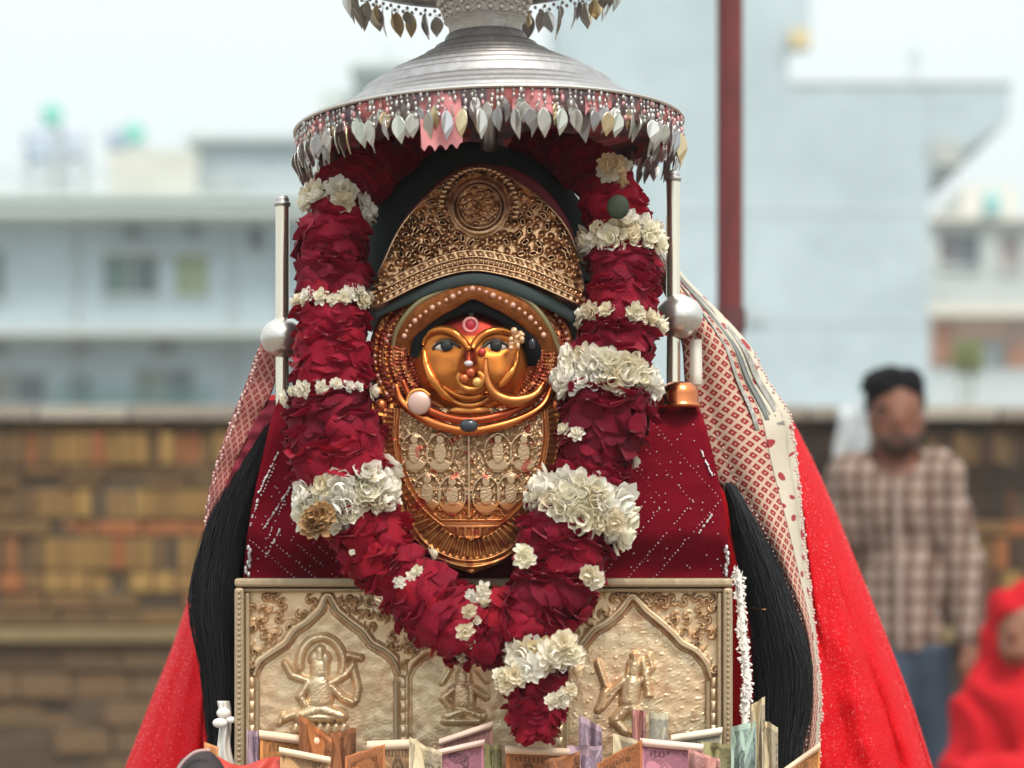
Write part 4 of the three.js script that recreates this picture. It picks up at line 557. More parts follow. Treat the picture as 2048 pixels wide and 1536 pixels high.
    part('iris', ball(ex + (e === 893 ? 1 : 2), 691, D(faceH(ex, 692) + 7), 12, 11, 4.5, 16, 10), mat([0.006, 0.006, 0.007], 0.5), t);
    part('eyelid', tube([[ex - 28, 698, D(faceH(ex - 28, 698) + 2), 2.6], [ex - 12, 684, D(faceH(ex, 690) + 6), 4.2], [ex + 6, 682, D(faceH(ex, 690) + 7), 4.2], [ex + 28, 694, D(faceH(ex + 28, 694) + 2), 2.6]], 20, 7), mat([0.03, 0.018, 0.012], 0.5), t);
  }
  for (const pts of [[[848, 698, 5], [852, 730, 9], [866, 762, 12], [890, 790, 12], [918, 806, 7]], [[1036, 700, 4], [1031, 726, 7], [1020, 748, 10], [1004, 768, 9], [988, 784, 5]]]) part('cheek_rim', tube(pts.map(([x, y, r]) => [x, y, D(Math.max(faceH(x, y), 34) + 1), r]), 30, 10), M.goldShine, t);
  part('smile_line', tube([[884, 770, D(58), 3], [908, 788, D(70), 5], [938, 796, D(76), 6], [966, 790, D(70), 5], [990, 774, D(60), 3]], 24, 8), M.goldShine, t);
  part('lower_lip', tube([[898, 796, D(58), 3], [920, 808, D(66), 5], [940, 811, D(68), 6], [962, 806, D(64), 5], [976, 797, D(58), 3]], 20, 8), M.gold, t);
  part('chin', ball(938, 822, D(52), 42, 13, 16, 20, 12), M.gold, t);
  // forehead mark: pinkish ring with a red centre
  { const g = new THREE.TorusGeometry(13 * S, 3.6 * S, 8, 24), p = P(941, 650, D(faceH(941, 650) + 2)); g.translate(p.x, p.y, p.z); part('forehead_mark', g, mat([0.6, 0.22, 0.22], 0.5, 0.2), t); part('red_dot', ball(941, 650, D(faceH(941, 650) + 1), 9, 10, 4), mat([0.4, 0.012, 0.03], 0.5), t); part('forehead_jewel', ball(942, 626, D(faceH(942, 626) + 4), 6, 8, 5), mat([0.1, 0.14, 0.13], 0.2), t); }
  // nose stud, septum ornament with two discs, big nose ring with a flower
  part('nose_stud', ball(937, 727, D(faceH(937, 727) + 3), 9, 6, 5), mat([0.62, 0.5, 0.52], 0.3, 0.4), t); part('red_stud', ball(964, 704, D(faceH(964, 704) + 5), 8, 8, 6), mat([0.5, 0.05, 0.04], 0.35, 0.3), t);
  const sept = part('septum_ornament', tube([[920, 744, D(94), 5], [916, 760, D(92), 6], [926, 774, D(90), 6], [942, 779, D(90), 6], [960, 772, D(90), 6], [966, 756, D(92), 6], [956, 744, D(94), 5]], 36, 8), M.gold, t);
  for (const [x, y, c] of [[928, 757, [0.55, 0.14, 0.05]], [954, 764, [0.8, 0.45, 0.14]], [941, 745, [0.5, 0.1, 0.05]]]) part('bead', ball(x, y, D(96), 9.5, 9.5, 7), mat(c, 0.3, 0.7), sept);
  const ring = part('nose_ring', tube([[972, 716, D(88), 4], [972, 748, D(90), 7], [984, 782, D(90), 9], [1012, 800, D(86), 12], [1046, 800, D(80), 12], [1072, 788, D(74), 9], [1084, 770, D(70), 5]], 50, 10), mat([0.5, 0.17, 0.05], 0.3, 0.95), t);
  const fl = []; seed = 44; for (let i = 0; i < 16; i++) fl.push(ball(1033 + rr(-11, 11), 682 + rr(-21, 21), D(82 + rr(-4, 6)), rr(4, 8), rr(4, 8), 5, 7, 5)); part('jewel_cluster', fl, mat([0.7, 0.42, 0.24], 0.35, 0.6), t);
  part('bead', ball(1064, 688, D(60), 8, 12, 6), mat([0.02, 0.02, 0.03], 0.2), t);
  // jaw collars, disc, black stone, ear rings
  part('jaw_collar', tube([[792, 770, D(30), 6], [806, 806, D(48), 9], [846, 836, D(62), 9], [890, 854, D(72), 9], [938, 862, D(76), 9], [990, 854, D(72), 9], [1040, 838, D(62), 9], [1086, 810, D(46), 8], [1104, 774, D(30), 6]], 60, 10), mat([0.58, 0.17, 0.05], 0.28, 1), t);
  part('jaw_collar', tube([[806, 762, D(36), 5], [824, 796, D(54), 7], [862, 822, D(66), 8], [900, 836, D(74), 8], [938, 841, D(78), 8], [980, 836, D(74), 8], [1024, 822, D(66), 8], [1068, 796, D(52), 7], [1088, 764, D(36), 5]], 60, 10), mat([0.4, 0.08, 0.03], 0.3, 0.95), t);
  part('round_disc', ball(838, 806, D(76), 23, 23, 7, 24, 12), mat([0.56, 0.36, 0.31], 0.4, 0.6), t); part('disc_rim', tube([[814, 806, D(74), 5], [822, 786, D(74), 5], [842, 780, D(74), 4], [860, 792, D(74), 4]], 18, 8), M.gold, t);
  part('black_stone', ball(938, 851, D(90), 18, 13, 10, 20, 12), mat([0.03, 0.035, 0.045], 0.18), t);
  for (const [x, y, f] of [[762, 812, 1], [1112, 812, 0.8]]) { const e = part('earring', [tube([[x - 22 * f, y - 6, D(18), 8], [x - 16 * f, y + 14, D(22), 10], [x + 2, y + 22, D(24), 11], [x + 20 * f, y + 12, D(22), 9], [x + 22 * f, y - 4, D(18), 7]], 24, 10), tube([[x - 6, y - 60, D(8), 7], [x - 4, y - 36, D(12), 10], [x, y - 22, D(16), 8]], 12, 8)], M.gold, t); part('bead', ball(x, y - 2, D(26), 12, 12, 9), mat([0.6, 0.16, 0.06], 0.3, 0.8), e); }
  // two breastplates
  const w1 = tab([[820, 178], [880, 180], [930, 170], [980, 148], [1020, 118], [1050, 82], [1074, 36], [1082, 4]]), w2 = tab([[960, 168], [1020, 150], [1060, 128], [1100, 92], [1128, 52], [1142, 14], [1146, 3]]);
  const cellsX = [-150, -108, -62, -8, 8, 62, 108, 150];
  const bib = (x, y) => { const w = w1(y), e = Math.min(w - Math.abs(x - 942), (1080 - y) * 0.9), q = x - 938; if (e < 6) return 4; if (e < 22) return -2 + 6 * Math.pow(Math.abs(Math.sin(Math.atan2(y - 840, q) * 46)), 1.5); if (e < 27) return 4; if (e < 34) return -3; if (e < 38) return 3;
    if (Math.abs(q) < 3.5) return 5; for (const [fx, fy] of [[-110, 905], [-58, 905], [58, 905], [110, 905], [-84, 985], [-34, 990], [34, 990], [84, 985]]) { const a = (q - fx), b = y - fy; if (Math.hypot(a, b + 26) < 9) return 7; if (Math.hypot(a, (b) * 0.62) < 13) return 6 + noise(x * 0.3, y * 0.3); if (Math.hypot(a * 0.55, b - 24) < 12) return 5; if (Math.abs(Math.hypot(a, b * 0.72) - 27) < 2.5) return 4; } return -5 + 7 * sm(0.05, 0.5, noise(x * 0.085, y * 0.075, 2)) + 6 * sm(0.1, 0.5, noise(x * 0.17, y * 0.17, 6)) + 4 * sm(0.2, 0.5, Math.sin(x * 0.33) * Math.sin(y * 0.31)); };
  const bibCol = (x, y) => { const e = w1(y) - Math.abs(x - 942), edge = 1 - sm(34, 40, Math.min(e, (1080 - y) * 0.9)); const c = mix3([0.5, 0.34, 0.21], [0.5, 0.2, 0.075], Math.max(edge, sm(1000, 1010, y + 8 * noise(x * 0.1, 1)))); return mix3(c, [0.45, 0.06, 0.045], 0.75 * sm(0.18, 0.28, fbm(x * 0.028, y * 0.028, 20))); };
  part('breastplate', sheet(200, 170, (u, v) => { const y = mix(816, 1082, v), w = w1(y), x = 942 + w * (u * 2 - 1), r = (u * 2 - 1); return [x, y, D(16 + 40 * Math.sqrt(Math.max(0, 1 - r * r * 0.9)) - 0.02 * (y - 816) + (u > 0.004 && u < 0.996 ? bib(x, y) * 0.9 : 0))]; }, { thick: 0.02, back: true, color: bibCol }), M.vgold, t);
  const low = (x, y) => { const a = Math.atan2(y - 1000, x - 942), r = Math.hypot((x - 942) / 1.0, (y - 1000) * 1.06), w = w2(y), e = w - Math.abs(x - 942); if (e < 5) return 4; if (r > 84 && r < 122) return -5 + 11 * Math.pow(Math.abs(Math.sin(a * 26)), 2.2); if (r >= 122) return Math.sin(r * 0.5) * 3; return 3 * Math.sin(r * 0.55); };
  part('lower_breastplate', sheet(180, 120, (u, v) => { const y = mix(960, 1146, v), w = w2(y), x = 942 + w * (u * 2 - 1), r = u * 2 - 1; return [x, y, D(2 + 34 * Math.sqrt(Math.max(0, 1 - r * r * 0.9)) + 0.05 * (y - 960) + (u > 0.004 && u < 0.996 ? low(x, y) * 0.9 : 0))]; }, { thick: 0.02, back: true, color: (x, y) => mix3([0.46, 0.22, 0.08], [0.28, 0.085, 0.035], sm(-0.1, 0.25, fbm(x * 0.04, y * 0.04, 15))) }), M.vgold, t);
  const tip = []; for (let i = 0; i < 24; i++) { const y = mix(900, 1072, i / 23); for (const s of [-1, 1]) tip.push(ball(942 + s * (w1(y) + 1), y, D(22), 5, 5, 5, 7, 5)); } part('edge_beads', tip, M.gold, t, 'stuff');
  // stay that fixes the mask to the padding behind it
  const st = new THREE.CylinderGeometry(0.05, 0.05, 0.2, 16); st.rotateX(Math.PI / 2); const q = P(945, 900, 2.93); st.translate(q.x, q.y, q.z); part('mask_stay', st, M.wood, t);
}
// ───────────── silver parasol ─────────────
{
  const CXp = 978, DPp = 2.9, t = thing('silver_parasol', 'tiered silver parasol with leaf pendants over the golden mask', 'parasol', P(CXp, 253, DPp));
  const tilt = new THREE.Matrix4(); { const c = P(CXp, 253, DPp); tilt.makeTranslation(c.x, c.y, c.z).multiply(new THREE.Matrix4().makeRotationZ(0.036)).multiply(new THREE.Matrix4().makeTranslation(-c.x, -c.y, -c.z)); }
  const T = (g) => { g.applyMatrix4(tilt); return g; };
  const L = (prof, seg = 64) => T(lathe(CXp, 253, DPp, prof, seg));
  const dome = []; { const base = tab([[75, 172], [100, 148], [150, 116], [200, 92], [240, 68], [280, 42], [310, 24], [345, 10], [376, 2], [386, 0]]); for (let r = 75; r <= 386; r += 2) { const step = r < 345 ? (r < 260 ? 13 : 5) * (0.5 + 0.5 * Math.sin(r * 0.26)) : 0; dome.push([r, base(r) + step]); } dome.push([389, -3], [386, -8]); }
  part('dome', L(dome, 96), mat([0.46, 0.445, 0.46], 0.42, 0.85, { map: rep(tSilver, 8, 3) }), t);
  const lin = mat([1, 1, 1], 0.5, 0.2, { map: texture(256, 64, (u, v) => { const b = Math.sin(v * 40) > 0.1 ? 1 : 0.75, q = fbm(u * 26, v * 4, 3); return q > -0.04 ? [0.62, 0.55, 0.6] : [0.98 * b, 0.6 * b, 0.6 * b]; }) });
  part('pink_lining', L(dome.slice(6, -2).map(([r, h]) => [r - 6, h - 9]).concat([[370, -30], [352, -42]]), 64), lin, t);
  part('rim_band', L([[384, -2], [391, -3], [391, -7], [387, -9], [383, -8], [384, -3]], 96), M.silver, t);
  const bf = [], bfp = []; seed = 8;   // little chains of drops hanging under the rim
  for (let i = 0; i < 190; i++) { const a = i / 190 * 2 * Math.PI + rr(-0.012, 0.012), n = 2 + Math.floor(rnd() * 4), rad = 386 + rr(-6, 1); let y = 253 + 8; for (let k = 0; k < n; k++) { const r = rr(2, 4.6), c = P(CXp + rad * Math.cos(a), y + r * 1.4, DPp), g = new THREE.SphereGeometry(r * S, 6, 5); g.scale(1, rr(1.2, 1.9), 0.8); g.translate(c.x + rr(-2, 2) * S, c.y, -DPp + rad * S * Math.sin(a)); (rnd() < 0.22 ? bfp : bf).push(T(g)); y += r * 2.8 + rr(0, 3); } }
  part('pink_drops', bfp, mat([0.6, 0.3, 0.3], 0.4, 0.4), t, 'stuff');
  part('bead_fringe', bf, M.silverDark, t, 'stuff');
  // leaf pendants, each on a small loop, swinging at slightly different angles
  const leafShape = () => { const s = new THREE.Shape(); s.moveTo(0, 0); s.bezierCurveTo(8, -3, 17, -16, 16, -34); s.bezierCurveTo(14, -50, 5, -60, 0, -72); s.bezierCurveTo(-5, -60, -14, -50, -16, -34); s.bezierCurveTo(-17, -16, -8, -3, 0, 0); const g = new THREE.ExtrudeGeometry(s, { depth: 1.4, bevelEnabled: true, bevelThickness: 0.5, bevelSize: 0.6, bevelSegments: 1, curveSegments: 5 }); const p = g.attributes.position; for (let i = 0; i < p.count; i++) p.setZ(i, p.getZ(i) + 0.012 * p.getX(i) ** 2 - 0.002 * p.getY(i) ** 2); g.scale(S, S, S); g.computeVertexNormals(); g.userData.local = true; return g; };
  const LG = leafShape(), loop = new THREE.TorusGeometry(4 * S, 1 * S, 5, 10); loop.userData.local = true;
  const pale = mat([0.62, 0.6, 0.57], 0.36, 0.9); const metals = [pale, pale, M.silverDark, mat([0.74, 0.6, 0.38], 0.3, 0.9), mat([0.42, 0.41, 0.43], 0.35, 0.9), mat([0.5, 0.5, 0.44], 0.35, 0.9), mat([0.66, 0.6, 0.6], 0.4, 0.7)];
  const ring = (rad, y, n, len, cy, dd) => { for (let i = 0; i < n; i++) { const a = (i + rr(-0.22, 0.22)) / n * 2 * Math.PI, c = P(CXp + rad * Math.cos(a), y, DPp); c.z = -DPp + rad * S * Math.sin(a); c.applyMatrix4(tilt); const o = part('pendant', LG, pick(metals), t); o.position.copy(c).sub(t.position); o.rotation.set(rr(-0.16, 0.16), Math.PI / 2 - a + rr(-0.95, 0.95), rr(-0.16, 0.16)); o.scale.set(len * rr(0.85, 1.25), len * rr(0.75, 1.15), len); const l = part('loop', loop, M.silverDark, o); l.position.y = 3 * S; } };
  seed = 21; ring(386, 253 + 46, 78, 0.7); ring(380, 253 + 34, 72, 0.54); ring(376, 253 + 22, 50, 0.46); ring(330, 253 + 30, 24, 0.8);
  for (const [a0, a1, y0, y1] of [[-0.34, -0.13, 14, 118], [0.12, 0.33, 12, 62], [0.5, 0.66, 20, 56]]) { const g = new THREE.CylinderGeometry(379 * S, 377 * S, (y1 - y0) * S, 24, 8, true, a0, a1 - a0), q = g.attributes.position, c = P(CXp, 253 + (y0 + y1) / 2, DPp); for (let i = 0; i < q.count; i++) { const x = q.getX(i); if (q.getY(i) < 0) q.setY(i, q.getY(i) + 9 * S * Math.abs(Math.sin(x * 260)) * 1.4); q.setZ(i, q.getZ(i) + 0.003 * Math.sin(x * 130 + q.getY(i) * 60)); } g.translate(c.x, c.y, c.z); g.computeVertexNormals(); part('pink_cloth', T(g), mat([0.8, 0.3, 0.32], 0.8, 0, { transmission: 0.3, thickness: 0 }), t); }
  // neck vase, upper tier (mostly above the frame)
  part('vase', L([[76, 168], [80, 176], [74, 180], [73, 196], [76, 206], [83, 210], [78, 214], [82, 232], [90, 252], [93, 274], [88, 296], [70, 318], [48, 330], [40, 344], [52, 352], [0, 356]].map(([r, h]) => [r, h]), 48), mat([0.82, 0.79, 0.77], 0.4, 0.25, { bumpMap: rep(tNoise, 3, 3), bumpScale: 0.003, map: rep(tSilver, 3, 2) }), t);
  const vr = []; for (let row = 0; row < 2; row++) for (let i = 0; i < 22; i++) { const a = (i + row * 0.5) / 22 * 2 * Math.PI, hh = 222 + row * 14, rad = 80 + row * 4, c = P(CXp + rad * Math.cos(a), 253 - hh, DPp), g = new THREE.SphereGeometry(6 * S, 6, 5); g.scale(1, 1.3, 0.7); g.translate(c.x, c.y, -DPp + rad * S * Math.sin(a)); vr.push(T(g)); } part('vase_carving', vr, M.silver, t, 'stuff');
  const vb = []; for (let i = 0; i < 30; i++) { const a = i / 30 * 2 * Math.PI, c = P(CXp + 90 * Math.cos(a), 253 - 250, DPp), g = new THREE.SphereGeometry(7 * S, 7, 6); g.scale(1, 1.5, 0.6); g.translate(c.x, c.y, -DPp + 90 * S * Math.sin(a)); vb.push(T(g)); } part('vase_bosses', vb, M.silver, t, 'stuff');
  const up = 318; part('upper_dome', L([[40, up + 120], [90, up + 96], [160, up + 60], [230, up + 26], [280, up], [282, up - 10], [276, up - 12], [276, up - 2], [160, up + 50], [50, up + 90]], 64), M.silver, t);
  part('upper_finial', L([[0, up + 200], [10, up + 186], [20, up + 160], [12, up + 140], [40, up + 120]], 24), M.silver, t);
  const uf = []; for (let row = 0; row < 2; row++) for (let i = 0; i < 80; i++) { const a = (i + row * 0.5) / 80 * 2 * Math.PI, c = P(CXp + 277 * Math.cos(a), 253 - up + 18 + row * 8, DPp), g = new THREE.SphereGeometry(4 * S, 6, 5); g.translate(c.x, c.y, -DPp + 277 * S * Math.sin(a)); uf.push(T(g)); } part('upper_bead_fringe', uf, M.silverDark, t, 'stuff');
  ring(277, 253 - up + 30, 52, 0.8); ring(272, 253 - up + 26, 40, 0.62);
  { const a = P(CXp, 96, DPp), b = P(CXp + 8, 1620, 3.14), c = new THREE.CatmullRomCurve3([a, P(CXp, 300, 2.93), P(CXp + 4, 520, 3.12), b]); part('shaft', new THREE.TubeGeometry(c, 30, 0.011, 12), M.silverDark, t); }
}
// EOF-D
// ───────────── rose and tuberose garland ─────────────
{
  const t = thing('garland', 'thick garland of dark red rose petals banded with white flowers', 'garland', P(1020, 1330, 2.82));
  // petal: unit length along +y, cupped; several shapes
  const petal = (s, w, cup, curl) => { const pos = [], idx = [], uv = [], nx = 4, ny = 5; for (let j = 0; j <= ny; j++) for (let i = 0; i <= nx; i++) { const u = i / nx * 2 - 1, v = j / ny, ww = w * Math.pow(Math.sin(Math.PI * (0.1 + 0.83 * v) ** 0.8), 0.7) * 0.62; const x = u * ww, z = cup * u * u * 0.35 + curl * v * v + 0.09 * noise(u * 1.4 + s, v * 1.6, s); pos.push(x, v + 0.05 * noise(u * 3, s) * v - 0.09 * u * u * v, z); uv.push(i / nx, v); } for (let j = 0; j < ny; j++) for (let i = 0; i < nx; i++) { const a = j * (nx + 1) + i, b = a + 1, c = a + nx + 1; idx.push(a, b, c, b, c + 1, c); } const g = geom(pos, idx, uv); g.userData.local = true; return g; };
  const round = (s, w, cup, curl) => { const pos = [], idx = [], uv = [], nx = 6, ny = 7; for (let j = 0; j <= ny; j++) for (let i = 0; i <= nx; i++) { const u = i / nx * 2 - 1, v = j / ny, ww = 0.5 * w * (v > 0.5 ? Math.sqrt(Math.max(0, 1 - ((v - 0.5) / 0.501) ** 2)) : mix(0.5, 1, Math.sin(v * Math.PI))); pos.push(u * ww, v + 0.03 * Math.sin(u * 5 + s) * v, cup * u * u * ww + curl * v * v + 0.07 * noise(u * 1.1 + s, v * 1.3, s) + 0.05 * v * v * Math.sin(u * 4 + s)); uv.push(i / nx, v); } for (let j = 0; j < ny; j++) for (let i = 0; i < nx; i++) { const a = j * (nx + 1) + i, b = a + 1, c = a + nx + 1; idx.push(a, b, c, b, c + 1, c); } const g = geom(pos, idx, uv); g.userData.local = true; return g; };
  const petals = [round(1, 1.15, -0.5, -0.16), round(4, 1.05, -0.6, -0.24), round(8, 1.3, -0.45, -0.1), round(12, 1, -0.4, 0.12), round(17, 1.2, -0.6, -0.2), round(23, 1.1, -0.35, -0.18)];
  const tPetal = texture(64, 64, (u, v) => { const q = 0.94 + 0.05 * Math.sin(u * 40 + 2 * noise(u * 5, v * 5)); return [q, q * 0.95, q * 0.95]; });
  const redMs = [[0.17, 0.001, 0.02], [0.22, 0.0015, 0.024], [0.28, 0.002, 0.027], [0.33, 0.003, 0.028], [0.38, 0.003, 0.03], [0.43, 0.004, 0.026]].map((c) => mat(c, 0.75, 0, { map: tPetal, transmission: 0.35, thickness: 0, specularIntensity: 0.3, sheen: 0.1, sheenColor: new THREE.Color(0.6, 0.02, 0.1), sheenRoughness: 0.4 }));
  const leafDark = mat([0.02, 0.03, 0.015], 0.7);
  // floret: a tuft of narrow pale petals
  const lobe0 = (s, w, cup, curl) => { const pos = [], idx = [], uv = [], nx = 4, ny = 6; for (let j = 0; j <= ny; j++) for (let i = 0; i <= nx; i++) { const u = i / nx * 2 - 1, v = j / ny, ww = 0.5 * w * (v > 0.6 ? Math.sqrt(Math.max(0, 1 - ((v - 0.6) / 0.401) ** 2)) : mix(0.45, 1, v / 0.6)); pos.push(u * ww, v, cup * (u * u - 0.5) * ww + curl * v * v + 0.05 * noise(u + s, v * 2, s)); uv.push(i / nx, v); } for (let j = 0; j < ny; j++) for (let i = 0; i < nx; i++) { const a = j * (nx + 1) + i, b = a + 1, c = a + nx + 1; idx.push(a, b, c, b, c + 1, c); } return geom(pos, idx, uv); };
  const floret = (s) => { seed = s; const gs = []; for (const [n, tilt, len] of [[9, 0.12, 1], [8, 0.5, 0.86], [5, 0.95, 0.66]]) for (let i = 0; i < n; i++) { const g = lobe0(s + i, rr(0.5, 0.66), 0.5, rr(-0.1, 0.22)); g.scale(1, len * rr(0.8, 1.15), 1); g.rotateX(tilt + rr(-0.15, 0.2)); g.rotateZ((i + rr(-0.25, 0.25)) / n * 2 * Math.PI + n); g.translate(0, 0, tilt * 0.2); gs.push(g); } const g = mergeGeometries(gs); g.userData.local = true; return g; };
  const florets = [floret(3), floret(14), floret(29), floret(41)];
  const whiteMs = [[0.88, 0.83, 0.72], [0.9, 0.87, 0.8], [0.84, 0.75, 0.58], [0.88, 0.83, 0.68]].map((c) => mat(c, 0.9, 0, { transmission: 0.35, thickness: 0 })), yellowM = [[0.86, 0.72, 0.42], [0.82, 0.64, 0.42]].map((c) => mat(c, 0.9, 0, { transmission: 0.35, thickness: 0 })), deadM = [[0.46, 0.27, 0.12], [0.36, 0.2, 0.09]].map((c) => mat(c, 0.8));
  // path points: [x, y, depth, radius]; bands between path parameters
  const left = [[890, 304, 3.0, 44], [790, 326, 2.96, 54], [716, 366, 2.9, 62], [672, 430, 2.86, 70], [665, 530, 2.84, 76], [668, 612, 2.83, 74], [662, 710, 2.825, 80], [658, 792, 2.82, 86], [672, 880, 2.815, 104], [694, 985, 2.815, 92], [740, 1080, 2.82, 78], [800, 1150, 2.815, 74], [880, 1226, 2.81, 80], [955, 1268, 2.805, 72], [1015, 1280, 2.8, 66]];
  const right = [[1040, 300, 3.0, 40], [1110, 306, 2.97, 46], [1185, 342, 2.91, 56], [1226, 408, 2.87, 66], [1243, 486, 2.85, 74], [1248, 566, 2.84, 76], [1240, 640, 2.83, 78], [1236, 690, 2.825, 80], [1214, 756, 2.82, 92], [1214, 844, 2.815, 92], [1190, 895, 2.815, 82], [1184, 945, 2.815, 76], [1164, 1016, 2.81, 96], [1132, 1082, 2.81, 94], [1122, 1136, 2.805, 86], [1104, 1196, 2.8, 88], [1050, 1240, 2.795, 80], [1000, 1250, 2.8, 70]];
  const tail = [[1096, 1258, 2.79, 60], [1086, 1310, 2.785, 58], [1078, 1366, 2.785, 62], [1072, 1420, 2.785, 64], [1070, 1478, 2.785, 40]];
  const rest = {}; let nPetal = 0; const pending = [];
  const rope = (pts, whites, sd) => {
    seed = sd; const c = new THREE.CatmullRomCurve3(pts.map((p) => P(p[0], p[1], p[2])), false, 'centripetal'), N = pts.length - 1, fz = V(0, 0, 1);
    const isWhite = (q) => whites.some(([a, b]) => q > a && q < b);
    const len = c.getLength(), steps = Math.floor(len / (7.5 * S));
    for (let i = 0; i <= steps; i++) {
      const tt = i / steps, q = c.getUtoTmapping(tt) * N, k = Math.min(Math.floor(q), N - 1), R = mix(pts[k][3], pts[k + 1][3], q - k) * S * (1.02 + 0.16 * noise(i * 0.09, sd) + 0.1 * noise(i * 0.3, sd, 4)), p = c.getPoint(q / N).add(V(0.006 * noise(i * 0.07, sd, 8), 0, 0)), T = c.getTangent(q / N).normalize(), B = T.clone().cross(fz).normalize(), Nn = B.clone().cross(T).normalize();
      if (isWhite(q)) continue;
      for (let a = 0; a < 12; a++) {
        const ph = a / 12 * 2 * Math.PI + rr(-0.4, 0.4) + i * 0.7, rad = B.clone().multiplyScalar(Math.cos(ph)).addScaledVector(Nn, Math.sin(ph)), face = rad.z > 0.05;
        if (rad.z < -0.75 && a % 2) continue;
        const outer = rnd() < 0.72; let X, Y, Zv, sc, at0;
        if (outer) {   // a petal lying on the rope, its face outward, its tip lifting a little
          const spin = rr(-0.8, 0.8) + (rnd() < 0.6 ? 0 : Math.PI), side = T.clone().cross(rad).normalize(), lift = rr(-0.12, 0.3) + (rnd() < 0.3 ? rr(0.1, 0.6) : 0);
          Y = T.clone().multiplyScalar(Math.cos(spin)).addScaledVector(side, Math.sin(spin)); Y.multiplyScalar(Math.cos(lift)).addScaledVector(rad, Math.sin(lift)).normalize();
          X = Y.clone().cross(rad).normalize(); Zv = X.clone().cross(Y).normalize(); sc = R * rr(0.4, 0.68);
          at0 = p.clone().addScaledVector(rad, R * rr(0.68, 0.93)).addScaledVector(Y, -sc * 0.5);
        } else {
          const tl = rr(-0.4, 0.4); Y = rad.clone().multiplyScalar(Math.cos(tl)).addScaledVector(T, Math.sin(tl)).normalize(); Zv = T.clone().multiplyScalar(Math.cos(tl)).addScaledVector(rad, -Math.sin(tl)).normalize(); X = Y.clone().cross(Zv).normalize(); sc = R * rr(0.5, 0.62); at0 = p.clone().addScaledVector(rad, R * rr(0.4, 0.5));
        }
        const m = new THREE.Matrix4().makeBasis(X.multiplyScalar(sc * rr(0.95, 1.25)), Y.multiplyScalar(sc), Zv.multiplyScalar(sc)).setPosition(at0);
        pending.push([m, pick(petals), redMs[Math.floor(cl(0.5 + 0.8 * noise(i * 0.05, sd * 0.7, 2) + rr(-0.22, 0.22)) * 5.99)], (face ? 1 : 0) + (outer ? 1 : 0) + rad.z + rnd() * 0.6 + (p.z > -2.86 ? 1 : 0)]);
      }
    }
    // core so that nothing shows through
    const core = tube(pts.map(([x, y, d, r]) => [x, y, d, r * 0.66]), 70, 12); part('petal_core', core, redMs[2], t);
    // white bands
    for (const [a, b, step, size, mats, cover = 1, thinR = 0.82] of whites) {
      const n0 = Math.max(1, Math.round((b - a) / 0.16));
      for (let i = 0; i < n0; i++) { const q = mix(a, b, (i + 0.5) / n0), k = Math.min(Math.floor(q), N - 1), R = mix(pts[k][3], pts[k + 1][3], q - k) * S, p = c.getPoint(q / N), T = c.getTangent(q / N).normalize(), B = T.clone().cross(fz).normalize(), Nn = B.clone().cross(T).normalize(); const na = step;
        for (let j = 0; j < na; j++) { if (rnd() > cover) continue; const ph = mix(-0.35, Math.PI + 0.35, (j + rr(0.1, 0.9)) / na), rad = B.clone().multiplyScalar(Math.cos(ph)).addScaledVector(Nn, Math.sin(ph)); const o = part('white_flower', pick(florets), pick(mats ?? whiteMs), t); o.position.copy(p).addScaledVector(rad, R * thinR).addScaledVector(T, rr(-5, 5) * S).sub(t.position); o.quaternion.setFromUnitVectors(fz, rad.clone().addScaledVector(T, rr(-0.5, 0.5)).normalize()); o.rotateZ(rr(0, 6)); o.scale.setScalar(size * S * rr(0.85, 1.5)); } }
    }
  };
  rope(left, [[2.78, 3.1, 8, 23, null, 0.9], [4.82, 5.08, 9, 17, null, 0.85, 0.92], [6.88, 7.1, 10, 15, null, 0.85, 0.96], [8.78, 9.34, 9, 34, null, 1], [11.05, 11.2, 6, 14, null, 0.8, 0.95], [12.86, 13.02, 6, 17, null, 0.9]], 51);
  rope(right, [[3.8, 4.2, 8, 25, null, 0.95], [6, 6.2, 9, 18, null, 0.85, 0.95], [7.7, 8.28, 9, 30, null, 1], [9.75, 9.95, 7, 18, null, 0.6, 0.95], [11.6, 12.35, 8, 34, null, 1], [13.95, 14.1, 7, 18, null, 0.7, 0.98]], 77);
  rope(tail, [[0.7, 1.25, 7, 30, yellowM.concat(whiteMs.slice(0, 2)), 0.9]], 99);
  // loose flowers: dead brown one at the left, single white ones
  seed = 15; const one = (x, y, d, size, m, name = 'white_flower') => { const o = part(name, pick(florets), m, t); o.position.copy(P(x, y, d)).sub(t.position); o.rotation.set(rr(-0.5, 0.5), rr(-0.5, 0.5), rr(0, 6)); o.scale.setScalar(size * S); };
  for (let i = 0; i < 5; i++) one(648 + rr(-22, 26), 1036 + rr(-14, 20), 2.755, rr(22, 32), pick(deadM), 'withered_flower');
  for (const [x, y, s] of [[1182, 1148, 26], [1190, 1160, 22], [1052, 1118, 26], [1046, 1104, 20], [1122, 1394, 24], [1104, 1402, 20], [1140, 1380, 18], [1012, 1366, 24], [1000, 1350, 18], [1128, 1290, 32], [1146, 1312, 24], [1098, 1310, 32], [1060, 1336, 32], [1030, 1352, 28], [1212, 1012, 34], [1224, 1042, 32], [1196, 1040, 30], [968, 1180, 18], [936, 1220, 18], [930, 1262, 20], [944, 1190, 14], [822, 1152, 12], [834, 1140, 12], [704, 1104, 7]]) one(x, y, x > 1180 && y < 1100 ? 2.76 : 2.725, s, pick(whiteMs));
  for (let i = 0; i < 10; i++) one(1222 + rr(-22, 30), 352 + rr(-34, 28), 2.835 + rr(-0.02, 0.02), rr(20, 28), pick(yellowM.concat(whiteMs.slice(0, 1))));
  pending.sort((a, b) => b[3] - a[3]);
